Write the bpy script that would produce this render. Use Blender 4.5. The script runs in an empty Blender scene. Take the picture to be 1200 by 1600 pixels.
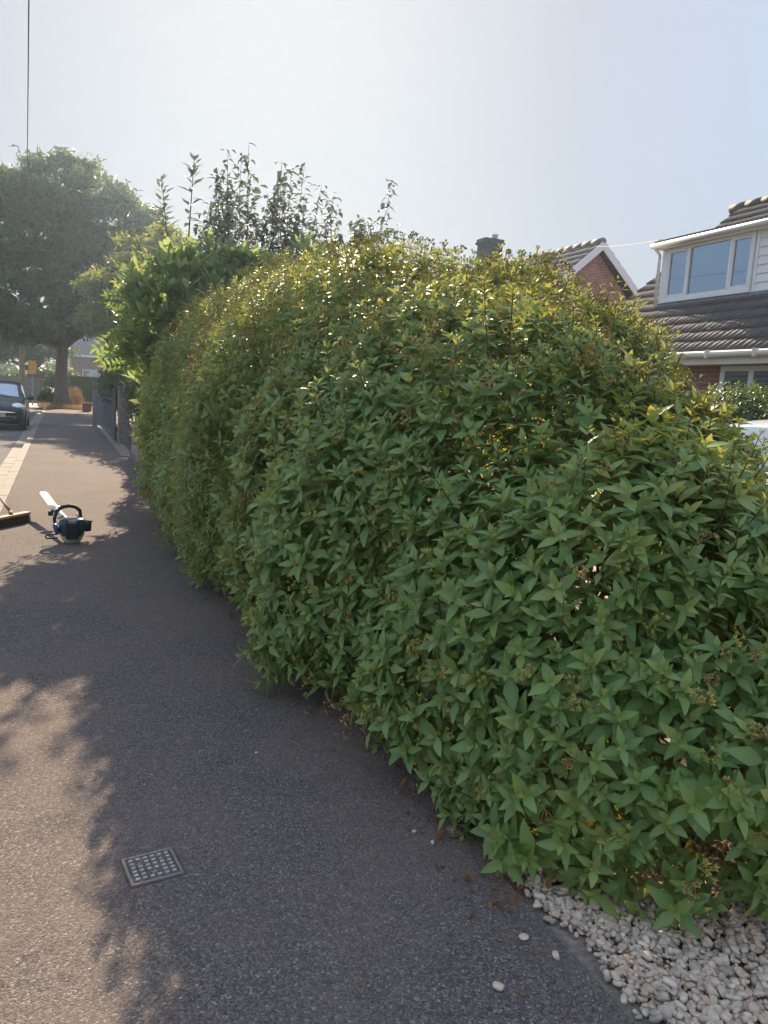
import bpy, math, random
import numpy as np
from mathutils import Vector, Matrix

# ------------------------------------------------------------------ camera, sky, sun, exposure
S = bpy.context.scene
COL = S.collection
R = math.radians
SUN_AZ, SUN_EL = 14.0, 28.5           # azimuth from +Y (along the street) towards +X, elevation
cam_d = bpy.data.cameras.new('camera')
cam = bpy.data.objects.new('camera', cam_d)
COL.objects.link(cam)
cf = Vector((0.38955209, 0.90947908, -0.14524801))
cr = Vector((0.92100234, -0.38501281, 0.0593281))
cu = Vector((0.00196467, 0.15688514, 0.9876149))
m3 = Matrix((cr, cu, -cf)).transposed()
cam.matrix_world = Matrix.Translation((0, 0, 1.5)) @ m3.to_4x4()
cam_d.sensor_fit = 'VERTICAL'
cam_d.sensor_height = 24.0
cam_d.sensor_width = 18.0
cam_d.lens = 24.0 * 1200 / 1600
cam_d.clip_start = 0.02
cam_d.clip_end = 2000
S.camera = cam

W = bpy.data.worlds.new('World')
S.world = W
W.use_nodes = True
nt = W.node_tree
sky = nt.nodes.new('ShaderNodeTexSky')
sky.sky_type = 'NISHITA'
sky.sun_disc = False
sky.sun_elevation = R(SUN_EL)
sky.sun_rotation = R(SUN_AZ)
sky.altitude = 0
sky.air_density = 1.0
sky.dust_density = 1.6
sky.ozone_density = 1.2
bw = nt.nodes.new('ShaderNodeRGBToBW')          # sky brightness range compressed, so the shade gets more sky light
pw_ = nt.nodes.new('ShaderNodeMath')
pw_.operation = 'POWER'
pw_.inputs[1].default_value = -0.98
sc_ = nt.nodes.new('ShaderNodeVectorMath')
sc_.operation = 'SCALE'
gain = nt.nodes.new('ShaderNodeVectorMath')
gain.operation = 'MULTIPLY'
gain.inputs[1].default_value = (2.15, 2.33, 2.64)
nt.links.new(sky.outputs['Color'], bw.inputs['Color'])
nt.links.new(bw.outputs['Val'], pw_.inputs[0])
hs = nt.nodes.new('ShaderNodeHueSaturation')
hs.inputs['Saturation'].default_value = 0.5
nt.links.new(sky.outputs['Color'], hs.inputs['Color'])
nt.links.new(hs.outputs['Color'], sc_.inputs[0])
nt.links.new(pw_.outputs[0], sc_.inputs['Scale'])
nt.links.new(sc_.outputs[0], gain.inputs[0])
nt.links.new(gain.outputs[0], nt.nodes['Background'].inputs['Color'])
nt.nodes['Background'].inputs['Strength'].default_value = 0.10

sun_d = bpy.data.lights.new('sun', 'SUN')
sun_d.energy = 5.0
sun_d.angle = R(0.5)
sun_d.color = (1.0, 0.83, 0.61)
sun = bpy.data.objects.new('sun', sun_d)
COL.objects.link(sun)
sd = Vector((math.sin(R(SUN_AZ)) * math.cos(R(SUN_EL)), math.cos(R(SUN_AZ)) * math.cos(R(SUN_EL)), math.sin(R(SUN_EL))))
sun.rotation_euler = sd.to_track_quat('Z', 'Y').to_euler()
sun.location = sd * 60

vs = S.view_settings
vs.view_transform = 'Standard'
vs.look = 'None'
vs.gamma = 1
vs.use_curve_mapping = False
vs.exposure = 1.27
cy = S.cycles
cy.max_bounces = 8
cy.diffuse_bounces = 5
cy.glossy_bounces = 2
cy.transmission_bounces = 4
cy.transparent_max_bounces = 6
cy.volume_bounces = 0
cy.caustics_reflective = False
cy.caustics_refractive = False
cy.sample_clamp_indirect = 6

rng = np.random.default_rng(7)
random.seed(7)

# ------------------------------------------------------------------ materials
def new_mat(name):
    m = bpy.data.materials.new(name)
    m.use_nodes = True
    return m, m.node_tree, m.node_tree.nodes['Principled BSDF']

def node(t, typ, **kw):
    n = t.nodes.new(typ)
    for k, v in kw.items():
        if hasattr(n, k) and k not in n.inputs:
            setattr(n, k, v)
        else:
            n.inputs[k].default_value = v
    return n

def ramp(t, stops):
    n = t.nodes.new('ShaderNodeValToRGB')
    e = n.color_ramp.elements
    e[0].position, e[0].color = stops[0][0], (*stops[0][1], 1)
    e[1].position, e[1].color = stops[-1][0], (*stops[-1][1], 1)
    for p, c in stops[1:-1]:
        q = e.new(p)
        q.color = (*c, 1)
    return n

def plain(name, c, rough=0.6, metal=0.0, spec=0.4, var=0.25, scale=8.0, bump=0.0, bscale=60.0, coat=0.0):
    """base colour broken up by two noises, with an optional fine bump"""
    m, t, b = new_mat(name)
    tc = t.nodes.new('ShaderNodeTexCoord')
    n1 = node(t, 'ShaderNodeTexNoise', Scale=scale, Detail=6.0, Roughness=0.65)
    t.links.new(tc.outputs['Object'], n1.inputs['Vector'])
    lo = tuple(x * (1 - var) for x in c)
    hi = tuple(min(1, x * (1 + var)) for x in c)
    rp = ramp(t, [(0.3, lo), (0.7, hi)])
    t.links.new(n1.outputs['Fac'], rp.inputs['Fac'])
    t.links.new(rp.outputs['Color'], b.inputs['Base Color'])
    b.inputs['Roughness'].default_value = rough
    b.inputs['Metallic'].default_value = metal
    b.inputs['Specular IOR Level'].default_value = spec
    if coat:
        b.inputs['Coat Weight'].default_value = coat
        b.inputs['Coat Roughness'].default_value = 0.04
    if bump:
        n2 = node(t, 'ShaderNodeTexNoise', Scale=bscale, Detail=4.0)
        t.links.new(tc.outputs['Object'], n2.inputs['Vector'])
        bp = node(t, 'ShaderNodeBump', Strength=bump, Distance=0.01)
        t.links.new(n2.outputs['Fac'], bp.inputs['Height'])
        t.links.new(bp.outputs['Normal'], b.inputs['Normal'])
    return m

def leaf_mat(name, c1, c2, young, trans=(0.20, 0.30, 0.03), tw=0.35, rough=0.42, spec=0.35, spots=0.0):
    """per-leaf colour from the leaf_variation attribute: r shoot, g leaf, b along the leaf or age"""
    m, t, b = new_mat(name)
    at = node(t, 'ShaderNodeAttribute', attribute_name='leaf_variation')
    sp = t.nodes.new('ShaderNodeSeparateColor')
    t.links.new(at.outputs['Color'], sp.inputs['Color'])
    ad = node(t, 'ShaderNodeMath', operation='MULTIPLY_ADD')
    t.links.new(sp.outputs[0], ad.inputs[0])
    ad.inputs[1].default_value = 0.5
    hf = node(t, 'ShaderNodeMath', operation='MULTIPLY')
    t.links.new(sp.outputs[1], hf.inputs[0])
    hf.inputs[1].default_value = 0.5
    t.links.new(hf.outputs[0], ad.inputs[2])
    rp = ramp(t, [(0.15, c1), (0.75, c2), (0.97, young)])
    t.links.new(ad.outputs[0], rp.inputs['Fac'])
    mx = node(t, 'ShaderNodeMix', data_type='RGBA')
    t.links.new(sp.outputs[2], mx.inputs['Factor'])
    t.links.new(rp.outputs['Color'], mx.inputs[6])
    mx.inputs[7].default_value = (*young, 1)
    # back of the leaf is paler and duller
    ge = t.nodes.new('ShaderNodeNewGeometry')
    pl = node(t, 'ShaderNodeMix', data_type='RGBA')
    pf = node(t, 'ShaderNodeMath', operation='MULTIPLY')
    t.links.new(ge.outputs['Backfacing'], pf.inputs[0])
    pf.inputs[1].default_value = 0.35
    t.links.new(pf.outputs[0], pl.inputs['Factor'])
    t.links.new(mx.outputs[2], pl.inputs[6])
    pl.inputs[7].default_value = (c2[0] * 1.3 + 0.03, c2[1] * 1.2 + 0.03, c2[2] * 1.3 + 0.03, 1)
    t.links.new(pl.outputs[2], b.inputs['Base Color'])
    b.inputs['Roughness'].default_value = rough
    b.inputs['Specular IOR Level'].default_value = spec
    tr = t.nodes.new('ShaderNodeBsdfTranslucent')
    tm = node(t, 'ShaderNodeMix', data_type='RGBA')
    t.links.new(ad.outputs[0], tm.inputs['Factor'])
    tm.inputs[6].default_value = (*trans, 1)
    tm.inputs[7].default_value = (trans[0] * 1.5, trans[1] * 1.1, trans[2] * 1.2, 1)
    t.links.new(tm.outputs[2], tr.inputs['Color'])
    ms = node(t, 'ShaderNodeMixShader', Fac=tw)
    out = t.nodes['Material Output']
    t.links.new(b.outputs[0], ms.inputs[1])
    t.links.new(tr.outputs[0], ms.inputs[2])
    t.links.new(ms.outputs[0], out.inputs['Surface'])
    return m

def tarmac(name, dark, light, scale=95.0, warm=(0.14, 0.115, 0.10)):
    m, t, b = new_mat(name)
    tc = t.nodes.new('ShaderNodeTexCoord')
    wob = node(t, 'ShaderNodeTexNoise', Scale=60.0, Detail=2.0)
    t.links.new(tc.outputs['Object'], wob.inputs['Vector'])
    v = node(t, 'ShaderNodeTexVoronoi', Scale=scale, Randomness=1.0)
    mixv = node(t, 'ShaderNodeMix', data_type='RGBA', blend_type='LINEAR_LIGHT')
    mixv.inputs['Factor'].default_value = 0.008
    t.links.new(tc.outputs['Object'], mixv.inputs[6])
    t.links.new(wob.outputs['Color'], mixv.inputs[7])
    t.links.new(mixv.outputs[2], v.inputs['Vector'])
    sc = t.nodes.new('ShaderNodeSeparateColor')
    t.links.new(v.outputs['Color'], sc.inputs['Color'])
    rp = ramp(t, [(0.0, dark), (0.55, tuple((a + c) / 2 for a, c in zip(dark, light))), (0.93, light), (1.0, tuple(min(1, x * 1.8) for x in light))])
    t.links.new(sc.outputs[0], rp.inputs['Fac'])
    # broad wear patches, warmer where the binder is worn
    n = node(t, 'ShaderNodeTexNoise', Scale=1.1, Detail=7.0, Roughness=0.68)
    t.links.new(tc.outputs['Object'], n.inputs['Vector'])
    pr = ramp(t, [(0.35, (0, 0, 0)), (0.68, (1, 1, 1))])
    t.links.new(n.outputs['Fac'], pr.inputs['Fac'])
    mx = node(t, 'ShaderNodeMix', data_type='RGBA')
    fm = node(t, 'ShaderNodeMath', operation='MULTIPLY')
    t.links.new(pr.outputs['Color'], fm.inputs[0])
    fm.inputs[1].default_value = 0.6
    t.links.new(fm.outputs[0], mx.inputs['Factor'])
    t.links.new(rp.outputs['Color'], mx.inputs[6])
    mx.inputs[7].default_value = (*warm, 1)
    # hairline cracks
    ck = node(t, 'ShaderNodeTexVoronoi', Scale=0.55, feature='DISTANCE_TO_EDGE')
    wn = node(t, 'ShaderNodeTexNoise', Scale=3.0, Detail=6.0)
    t.links.new(tc.outputs['Object'], wn.inputs['Vector'])
    wm = node(t, 'ShaderNodeMix', data_type='RGBA', blend_type='LINEAR_LIGHT')
    wm.inputs['Factor'].default_value = 0.25
    t.links.new(tc.outputs['Object'], wm.inputs[6])
    t.links.new(wn.outputs['Color'], wm.inputs[7])
    t.links.new(wm.outputs[2], ck.inputs['Vector'])
    cr_ = ramp(t, [(0.0, (0.8, 0.8, 0.8)), (0.004, (1, 1, 1))])
    t.links.new(ck.outputs['Distance'], cr_.inputs['Fac'])
    mu = node(t, 'ShaderNodeMix', data_type='RGBA', blend_type='MULTIPLY')
    mu.inputs['Factor'].default_value = 1.0
    t.links.new(mx.outputs[2], mu.inputs[6])
    t.links.new(cr_.outputs['Color'], mu.inputs[7])
    t.links.new(mu.outputs[2], b.inputs['Base Color'])
    b.inputs['Roughness'].default_value = 0.9
    b.inputs['Specular IOR Level'].default_value = 0.08
    inv = node(t, 'ShaderNodeMath', operation='SUBTRACT')
    inv.inputs[0].default_value = 1.0
    t.links.new(v.outputs['Distance'], inv.inputs[1])
    n3 = node(t, 'ShaderNodeTexNoise', Scale=22.0, Detail=4.0)
    t.links.new(tc.outputs['Object'], n3.inputs['Vector'])
    ad = node(t, 'ShaderNodeMath', operation='ADD')
    t.links.new(inv.outputs[0], ad.inputs[0])
    t.links.new(n3.outputs['Fac'], ad.inputs[1])
    bp = node(t, 'ShaderNodeBump', Strength=0.5, Distance=0.005)
    t.links.new(ad.outputs[0], bp.inputs['Height'])
    t.links.new(bp.outputs['Normal'], b.inputs['Normal'])
    return m

def brick_mat(name, c1, c2, mortar, axis='YZ', scale=1.0):
    m, t, b = new_mat(name)
    tc = t.nodes.new('ShaderNodeTexCoord')
    sp = t.nodes.new('ShaderNodeSeparateXYZ')
    cb = t.nodes.new('ShaderNodeCombineXYZ')
    t.links.new(tc.outputs['Object'], sp.inputs[0])
    t.links.new(sp.outputs['XYZ'.index(axis[0])], cb.inputs[0])
    t.links.new(sp.outputs['XYZ'.index(axis[1])], cb.inputs[1])
    br = node(t, 'ShaderNodeTexBrick', Scale=scale)
    br.inputs['Color1'].default_value = (*c1, 1)
    br.inputs['Color2'].default_value = (*c2, 1)
    br.inputs['Mortar'].default_value = (*mortar, 1)
    br.inputs['Mortar Size'].default_value = 0.006
    br.inputs['Brick Width'].default_value = 0.225
    br.inputs['Row Height'].default_value = 0.075
    t.links.new(cb.outputs[0], br.inputs['Vector'])
    n = node(t, 'ShaderNodeTexNoise', Scale=5.0, Detail=6.0)
    t.links.new(tc.outputs['Object'], n.inputs['Vector'])
    rp = ramp(t, [(0.3, (0.72, 0.72, 0.72)), (0.7, (1.15, 1.1, 1.1))])
    t.links.new(n.outputs['Fac'], rp.inputs['Fac'])
    mu = node(t, 'ShaderNodeMix', data_type='RGBA', blend_type='MULTIPLY')
    mu.inputs['Factor'].default_value = 1.0
    t.links.new(br.outputs['Color'], mu.inputs[6])
    t.links.new(rp.outputs['Color'], mu.inputs[7])
    t.links.new(mu.outputs[2], b.inputs['Base Color'])
    b.inputs['Roughness'].default_value = 0.85
    bp = node(t, 'ShaderNodeBump', Strength=0.5, Distance=0.01)
    iv = node(t, 'ShaderNodeMath', operation='SUBTRACT')
    iv.inputs[0].default_value = 1.0
    t.links.new(br.outputs['Fac'], iv.inputs[1])
    t.links.new(iv.outputs[0], bp.inputs['Height'])
    t.links.new(bp.outputs['Normal'], b.inputs['Normal'])
    return m

def stone_mat(name, stops, rough=0.6):
    m, t, b = new_mat(name)
    at = node(t, 'ShaderNodeAttribute', attribute_name='leaf_variation')
    sp = t.nodes.new('ShaderNodeSeparateColor')
    t.links.new(at.outputs['Color'], sp.inputs['Color'])
    rp = ramp(t, stops)
    t.links.new(sp.outputs[0], rp.inputs['Fac'])
    tc = t.nodes.new('ShaderNodeTexCoord')
    n = node(t, 'ShaderNodeTexNoise', Scale=70.0, Detail=5.0)
    t.links.new(tc.outputs['Object'], n.inputs['Vector'])
    r2 = ramp(t, [(0.3, (0.8, 0.8, 0.8)), (0.7, (1.05, 1.05, 1.05))])
    t.links.new(n.outputs['Fac'], r2.inputs['Fac'])
    mu = node(t, 'ShaderNodeMix', data_type='RGBA', blend_type='MULTIPLY')
    mu.inputs['Factor'].default_value = 1.0
    t.links.new(rp.outputs['Color'], mu.inputs[6])
    t.links.new(r2.outputs['Color'], mu.inputs[7])
    t.links.new(mu.outputs[2], b.inputs['Base Color'])
    b.inputs['Roughness'].default_value = rough
    return m

def glass_mat(name, tint, alpha, metal=0.0):
    m, t, b = new_mat(name)
    b.inputs['Base Color'].default_value = (*tint, 1)
    b.inputs['Roughness'].default_value = 0.03
    b.inputs['Specular IOR Level'].default_value = 0.9
    b.inputs['Alpha'].default_value = alpha
    b.inputs['Metallic'].default_value = metal
    return m

M = {}
M['tarmac'] = tarmac('tarmac', (0.062, 0.054, 0.049), (0.205, 0.170, 0.144), 185.0, warm=(0.20, 0.150, 0.122))
M['road'] = tarmac('road_tarmac', (0.07, 0.066, 0.062), (0.16, 0.15, 0.14), 80, (0.17, 0.15, 0.135))
M['kerb'] = plain('kerb_concrete', (0.22, 0.18, 0.14), 0.85, var=0.2, scale=6, bump=0.3)
M['slab'] = plain('channel_concrete', (0.23, 0.185, 0.145), 0.85, var=0.22, scale=4, bump=0.3)
M['soil'] = plain('soil', (0.10, 0.075, 0.05), 0.95, var=0.5, scale=14, bump=0.8, bscale=40)
M['ground'] = plain('ground_grass', (0.12, 0.12, 0.05), 0.95, var=0.4, scale=0.6)
M['drive'] = plain('driveway_paving', (0.36, 0.31, 0.27), 0.85, var=0.2, scale=6, bump=0.3)
M['pale_road'] = plain('pale_road', (0.42, 0.36, 0.30), 0.85, var=0.15, scale=2)
M['bed'] = plain('gravel_bed', (0.26, 0.22, 0.17), 0.95, var=0.4, scale=50, bump=0.8, bscale=120)
M['bark'] = plain('bark', (0.13, 0.095, 0.075), 0.95, var=0.4, scale=12, bump=0.8, bscale=30)
M['twig'] = plain('twig', (0.10, 0.06, 0.04), 0.8, var=0.4, scale=20)
M['white_upvc'] = plain('white_upvc', (0.74, 0.73, 0.72), 0.35, var=0.05, scale=3)
M['cream'] = plain('cream_fascia', (0.66, 0.60, 0.52), 0.45, var=0.08, scale=3)
M['lead'] = plain('lead_flashing', (0.20, 0.20, 0.22), 0.6, var=0.25, scale=10)
M['felt'] = plain('roof_felt', (0.09, 0.09, 0.10), 0.9, var=0.3, scale=20)
M['tile'] = plain('roof_tile', (0.092, 0.072, 0.064), 0.75, var=0.35, scale=5, bump=0.3, bscale=90)
M['tile_far'] = plain('roof_tile_brown', (0.16, 0.13, 0.12), 0.8, var=0.3, scale=4)
M['brick'] = brick_mat('red_brick', (0.36, 0.15, 0.10), (0.28, 0.11, 0.08), (0.34, 0.30, 0.26))
M['brick_g'] = brick_mat('gable_brick', (0.36, 0.16, 0.11), (0.28, 0.12, 0.085), (0.34, 0.30, 0.26), 'XZ')
M['brick_wall'] = brick_mat('buff_brick', (0.33, 0.245, 0.20), (0.27, 0.20, 0.17), (0.30, 0.26, 0.23))
M['dark_brick'] = plain('backlit_brick', (0.045, 0.045, 0.055), 0.9, var=0.2, scale=10)  # the chimney's backlit darkness is put into this brick colour
M['glass'] = glass_mat('window_glass', (0.26, 0.33, 0.41), 1.0, 0.8)
M['glass_clear'] = glass_mat('shutter_window_glass', (0.05, 0.06, 0.07), 0.35)
M['car_glass'] = glass_mat('car_glass', (0.42, 0.50, 0.57), 1.0, 0.75)
M['dark_paint'] = plain('dark_blue_paint', (0.010, 0.013, 0.026), 0.3, spec=0.3, var=0.1, coat=0.22)
M['white_paint'] = plain('white_paint', (0.78, 0.78, 0.78), 0.25, spec=0.5, var=0.02, coat=0.8)
M['black_plastic'] = plain('black_plastic', (0.015, 0.016, 0.02), 0.5, var=0.3, scale=20)
M['navy_plastic'] = plain('navy_plastic', (0.012, 0.050, 0.064), 0.4, var=0.3, scale=20)
M['blue_plastic'] = plain('blue_plastic', (0.01, 0.07, 0.22), 0.35, var=0.2, scale=20)
M['tank'] = plain('tank_plastic', (0.50, 0.52, 0.33), 0.4, var=0.15, scale=20)
M['alloy'] = plain('alloy', (0.55, 0.53, 0.5), 0.4, metal=0.6, var=0.2, scale=30)
M['blade'] = plain('blade_steel', (0.72, 0.68, 0.58), 0.5, metal=0.15, var=0.15, scale=30)
M['rubber'] = plain('rubber', (0.02, 0.02, 0.02), 0.85, var=0.3)
M['lamp'] = plain('lamp_glass', (0.80, 0.80, 0.70), 0.2, metal=0.3, spec=0.8, var=0.15, scale=20, coat=0.8)
M['plate'] = plain('plate_white', (0.62, 0.62, 0.60), 0.5, var=0.05)
M['ink'] = plain('black_ink', (0.02, 0.02, 0.02), 0.6, var=0.1)
M['iron'] = plain('cast_iron', (0.12, 0.098, 0.085), 0.7, metal=0.0, var=0.4, scale=60, bump=0.5, bscale=220)
M['iron_worn'] = plain('cast_iron_worn', (0.44, 0.39, 0.34), 0.6, metal=0.0, var=0.25, scale=80, bump=0.3, bscale=220)
M['iron_frame'] = plain('cast_iron_frame', (0.27, 0.215, 0.18), 0.7, metal=0.0, var=0.4, scale=60, bump=0.4, bscale=220)
M['wood_pale'] = plain('broom_wood', (0.40, 0.24, 0.13), 0.7, var=0.3, scale=14)
M['wood_dark'] = plain('dark_wood', (0.10, 0.06, 0.045), 0.75, var=0.35, scale=14)
M['bristle'] = plain('bristle', (0.055, 0.035, 0.025), 0.9, var=0.4, scale=80, bump=0.6, bscale=200)
M['post'] = plain('weathered_post', (0.25, 0.20, 0.19), 0.9, var=0.25, scale=10, bump=0.3)
M['gate_metal'] = plain('gate_metal', (0.16, 0.18, 0.20), 0.5, metal=0.3, var=0.2)
M['gate_wood'] = plain('gate_wood', (0.10, 0.075, 0.07), 0.85, var=0.3, scale=10)
M['pole'] = plain('pole_wood', (0.20, 0.155, 0.12), 0.9, var=0.3, scale=6)
M['green_board'] = plain('green_board', (0.075, 0.095, 0.06), 0.8, var=0.15, scale=3)
M['grey_board'] = plain('grey_board', (0.16, 0.14, 0.135), 0.85, var=0.2, scale=5)
M['pink_wall'] = plain('pinkish_wall', (0.33, 0.25, 0.22), 0.9, var=0.15, scale=4)
M['red_wall'] = plain('red_brown_wall', (0.10, 0.045, 0.04), 0.9, var=0.3, scale=4)
M['sign_yellow'] = plain('sign_yellow', (0.72, 0.42, 0.12), 0.5, var=0.06)
M['sign_mark'] = plain('sign_mark', (0.50, 0.20, 0.07), 0.5, var=0.1)
M['grey_metal'] = plain('grey_metal', (0.25, 0.25, 0.26), 0.5, metal=0.4, var=0.2)
M['terracotta'] = plain('terracotta', (0.24, 0.10, 0.06), 0.85, var=0.2, scale=8)
M['wire'] = plain('wire', (0.03, 0.03, 0.035), 0.6, var=0.1)
M['hyper'] = leaf_mat('shrub_leaf', (0.092, 0.19, 0.060), (0.18, 0.33, 0.09), (0.34, 0.39, 0.11), (0.44, 0.46, 0.07), 0.31, 0.47, 0.42)
M['pear'] = leaf_mat('shoot_leaf', (0.05, 0.075, 0.055), (0.085, 0.115, 0.08), (0.12, 0.15, 0.09), (0.14, 0.19, 0.11), 0.3, 0.5)
M['laurel'] = leaf_mat('broad_leaf', (0.06, 0.14, 0.055), (0.11, 0.21, 0.075), (0.17, 0.26, 0.09), (0.32, 0.44, 0.13), 0.46, 0.45)
M['ash'] = leaf_mat('feather_leaf', (0.06, 0.13, 0.04), (0.10, 0.19, 0.05), (0.17, 0.25, 0.07), (0.28, 0.42, 0.07), 0.42, 0.45)
M['garden'] = leaf_mat('garden_leaf', (0.045, 0.085, 0.03), (0.085, 0.14, 0.045), (0.17, 0.22, 0.06), (0.32, 0.38, 0.06), 0.4, 0.5)
M['street'] = leaf_mat('street_tree_leaf', (0.016, 0.040, 0.016), (0.034, 0.070, 0.026), (0.07, 0.12, 0.04), (0.14, 0.22, 0.05), 0.3, 0.5)
M['hedge'] = leaf_mat('hedge_leaf', (0.03, 0.075, 0.02), (0.055, 0.12, 0.03), (0.10, 0.18, 0.04), (0.18, 0.28, 0.03), 0.3, 0.45)
M['dry'] = leaf_mat('dry_leaf', (0.16, 0.07, 0.035), (0.26, 0.14, 0.06), (0.35, 0.22, 0.10), (0.25, 0.12, 0.04), 0.25, 0.7, 0.2)
M['red_dry'] = leaf_mat('red_dry_leaf', (0.20, 0.05, 0.035), (0.30, 0.10, 0.06), (0.36, 0.18, 0.10), (0.30, 0.08, 0.04), 0.25, 0.7, 0.2)
M['straw'] = leaf_mat('straw', (0.28, 0.19, 0.09), (0.38, 0.27, 0.13), (0.42, 0.32, 0.17), (0.36, 0.25, 0.11), 0.3, 0.8, 0.1)
M['seed'] = stone_mat('seed_head', [(0.0, (0.16, 0.22, 0.04)), (0.35, (0.46, 0.42, 0.07)), (0.7, (0.52, 0.40, 0.09)), (1.0, (0.42, 0.24, 0.08))], 0.6)
M['capsule'] = stone_mat('seed_capsule', [(0.0, (0.30, 0.30, 0.07)), (0.6, (0.28, 0.20, 0.06)), (1.0, (0.08, 0.05, 0.03))], 0.5)
M['gravel'] = stone_mat('gravel_stone', [(0.0, (0.34, 0.28, 0.22)), (0.3, (0.56, 0.45, 0.33)), (0.6, (0.66, 0.54, 0.40)), (0.85, (0.56, 0.38, 0.24)), (1.0, (0.78, 0.68, 0.54))], 0.7)

# ------------------------------------------------------------------ object helpers
def tag(o, label=None, cat=None, group=None, kind=None):
    if label: o['label'] = label
    if cat: o['category'] = cat
    if group: o['group'] = group
    if kind: o['kind'] = kind
    return o

def empty(name, loc=(0, 0, 0), label=None, cat=None, group=None, rz=0.0):
    o = bpy.data.objects.new(name, None)
    COL.objects.link(o)
    o.location = loc
    o.rotation_euler = (0, 0, rz)
    o.empty_display_size = 0.1
    return tag(o, label, cat, group)

class MB:
    """collects simple solids into one mesh"""
    def __init__(s):
        s.v, s.f = [], []
    def add(s, v, f, mat=None):
        b = len(s.v)
        for p in v:
            p = Vector(p)
            s.v.append(tuple(mat @ p) if mat is not None else tuple(p))
        s.f += [tuple(i + b for i in q) for q in f]
        return s
    def box(s, c, d, rz=0.0, mat=None):
        x, y, z = d[0] / 2, d[1] / 2, d[2] / 2
        v = [(-x, -y, -z), (x, -y, -z), (x, y, -z), (-x, y, -z), (-x, -y, z), (x, -y, z), (x, y, z), (-x, y, z)]
        f = [(0, 3, 2, 1), (4, 5, 6, 7), (0, 1, 5, 4), (1, 2, 6, 5), (2, 3, 7, 6), (3, 0, 4, 7)]
        return s.add(v, f, mat if mat is not None else Matrix.Translation(c) @ Matrix.Rotation(rz, 4, 'Z'))
    def b2(s, lo, hi):
        return s.box([(a + b) / 2 for a, b in zip(lo, hi)], [b - a for a, b in zip(lo, hi)])
    def tube(s, pts, rad, n=8, cap=True):
        pts = [Vector(p) for p in pts]
        if not hasattr(rad, '__len__'): rad = [rad] * len(pts)
        v, f = [], []
        up = None
        for i, p in enumerate(pts):
            d = (pts[min(i + 1, len(pts) - 1)] - pts[max(i - 1, 0)]).normalized()
            if up is None:
                up = Vector((0, 0, 1)) if abs(d.z) < 0.9 else Vector((1, 0, 0))
            a = d.cross(up).normalized()
            b = a.cross(d).normalized()
            up = b
            for k in range(n):
                w = 2 * math.pi * k / n
                v.append(p + (a * math.cos(w) + b * math.sin(w)) * rad[i])
        for i in range(len(pts) - 1):
            for k in range(n):
                k2 = (k + 1) % n
                f.append((i * n + k, i * n + k2, (i + 1) * n + k2, (i + 1) * n + k))
        if cap:
            f.append(tuple(range(n - 1, -1, -1)))
            f.append(tuple((len(pts) - 1) * n + k for k in range(n)))
        return s.add(v, f)
    def prism(s, poly, h0, h1, mat=None):
        n = len(poly)
        v = [(x, y, h0) for x, y in poly] + [(x, y, h1) for x, y in poly]
        f = [tuple(range(n - 1, -1, -1)), tuple(range(n, 2 * n))] + [(i, (i + 1) % n, n + (i + 1) % n, n + i) for i in range(n)]
        return s.add(v, f, mat)
    def lathe(s, prof, n=16, mat=None):
        v, f = [], []
        for r, z in prof:
            for k in range(n):
                w = 2 * math.pi * k / n
                v.append((r * math.cos(w), r * math.sin(w), z))
        for i in range(len(prof) - 1):
            for k in range(n):
                k2 = (k + 1) % n
                f.append((i * n + k, i * n + k2, (i + 1) * n + k2, (i + 1) * n + k))
        f.append(tuple(range(n - 1, -1, -1)))
        f.append(tuple((len(prof) - 1) * n + k for k in range(n)))
        return s.add(v, f, mat)
    def build(s, name, mat, parent=None, bev=0.0, smooth=False, seg=2):
        me = bpy.data.meshes.new(name)
        me.from_pydata(s.v, [], s.f)
        me.materials.append(mat)
        if smooth:
            me.polygons.foreach_set('use_smooth', [True] * len(me.polygons))
        o = bpy.data.objects.new(name, me)
        COL.objects.link(o)
        if parent is not None: o.parent = parent
        if bev:
            md = o.modifiers.new('bevel', 'BEVEL')
            md.width = bev
            md.segments = seg
            md.limit_method = 'ANGLE'
        return o

def np_mesh(name, V, F, mat, parent=None, A=None, smooth=True):
    """quad mesh straight from arrays, with the leaf_variation colour attribute"""
    me = bpy.data.meshes.new(name)
    V = np.ascontiguousarray(V, dtype=np.float32)
    F = np.ascontiguousarray(F, dtype=np.int32)
    me.vertices.add(len(V))
    me.vertices.foreach_set('co', V.ravel())
    me.loops.add(F.size)
    me.loops.foreach_set('vertex_index', F.ravel())
    me.polygons.add(len(F))
    me.polygons.foreach_set('loop_start', np.arange(0, F.size, F.shape[1], dtype=np.int32))
    me.update(calc_edges=True)
    if smooth:
        me.polygons.foreach_set('use_smooth', np.ones(len(F), dtype=bool))
    if A is not None:
        c = np.ones((len(V), 4), dtype=np.float32)
        c[:, :A.shape[1]] = A
        at = me.attributes.new('leaf_variation', 'FLOAT_COLOR', 'POINT')
        at.data.foreach_set('color', c.ravel())
    me.materials.append(mat)
    me.validate()
    o = bpy.data.objects.new(name, me)
    COL.objects.link(o)
    if parent is not None: o.parent = parent
    return o

def frames(G, rg):
    """rotation matrices whose third column is G, with a random roll"""
    G = G / np.linalg.norm(G, axis=1, keepdims=True)
    t = rg.normal(size=G.shape)
    a = np.cross(G, t)
    a /= np.linalg.norm(a, axis=1, keepdims=True)
    b = np.cross(G, a)
    return np.stack([a, b, G], axis=2)

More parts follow.
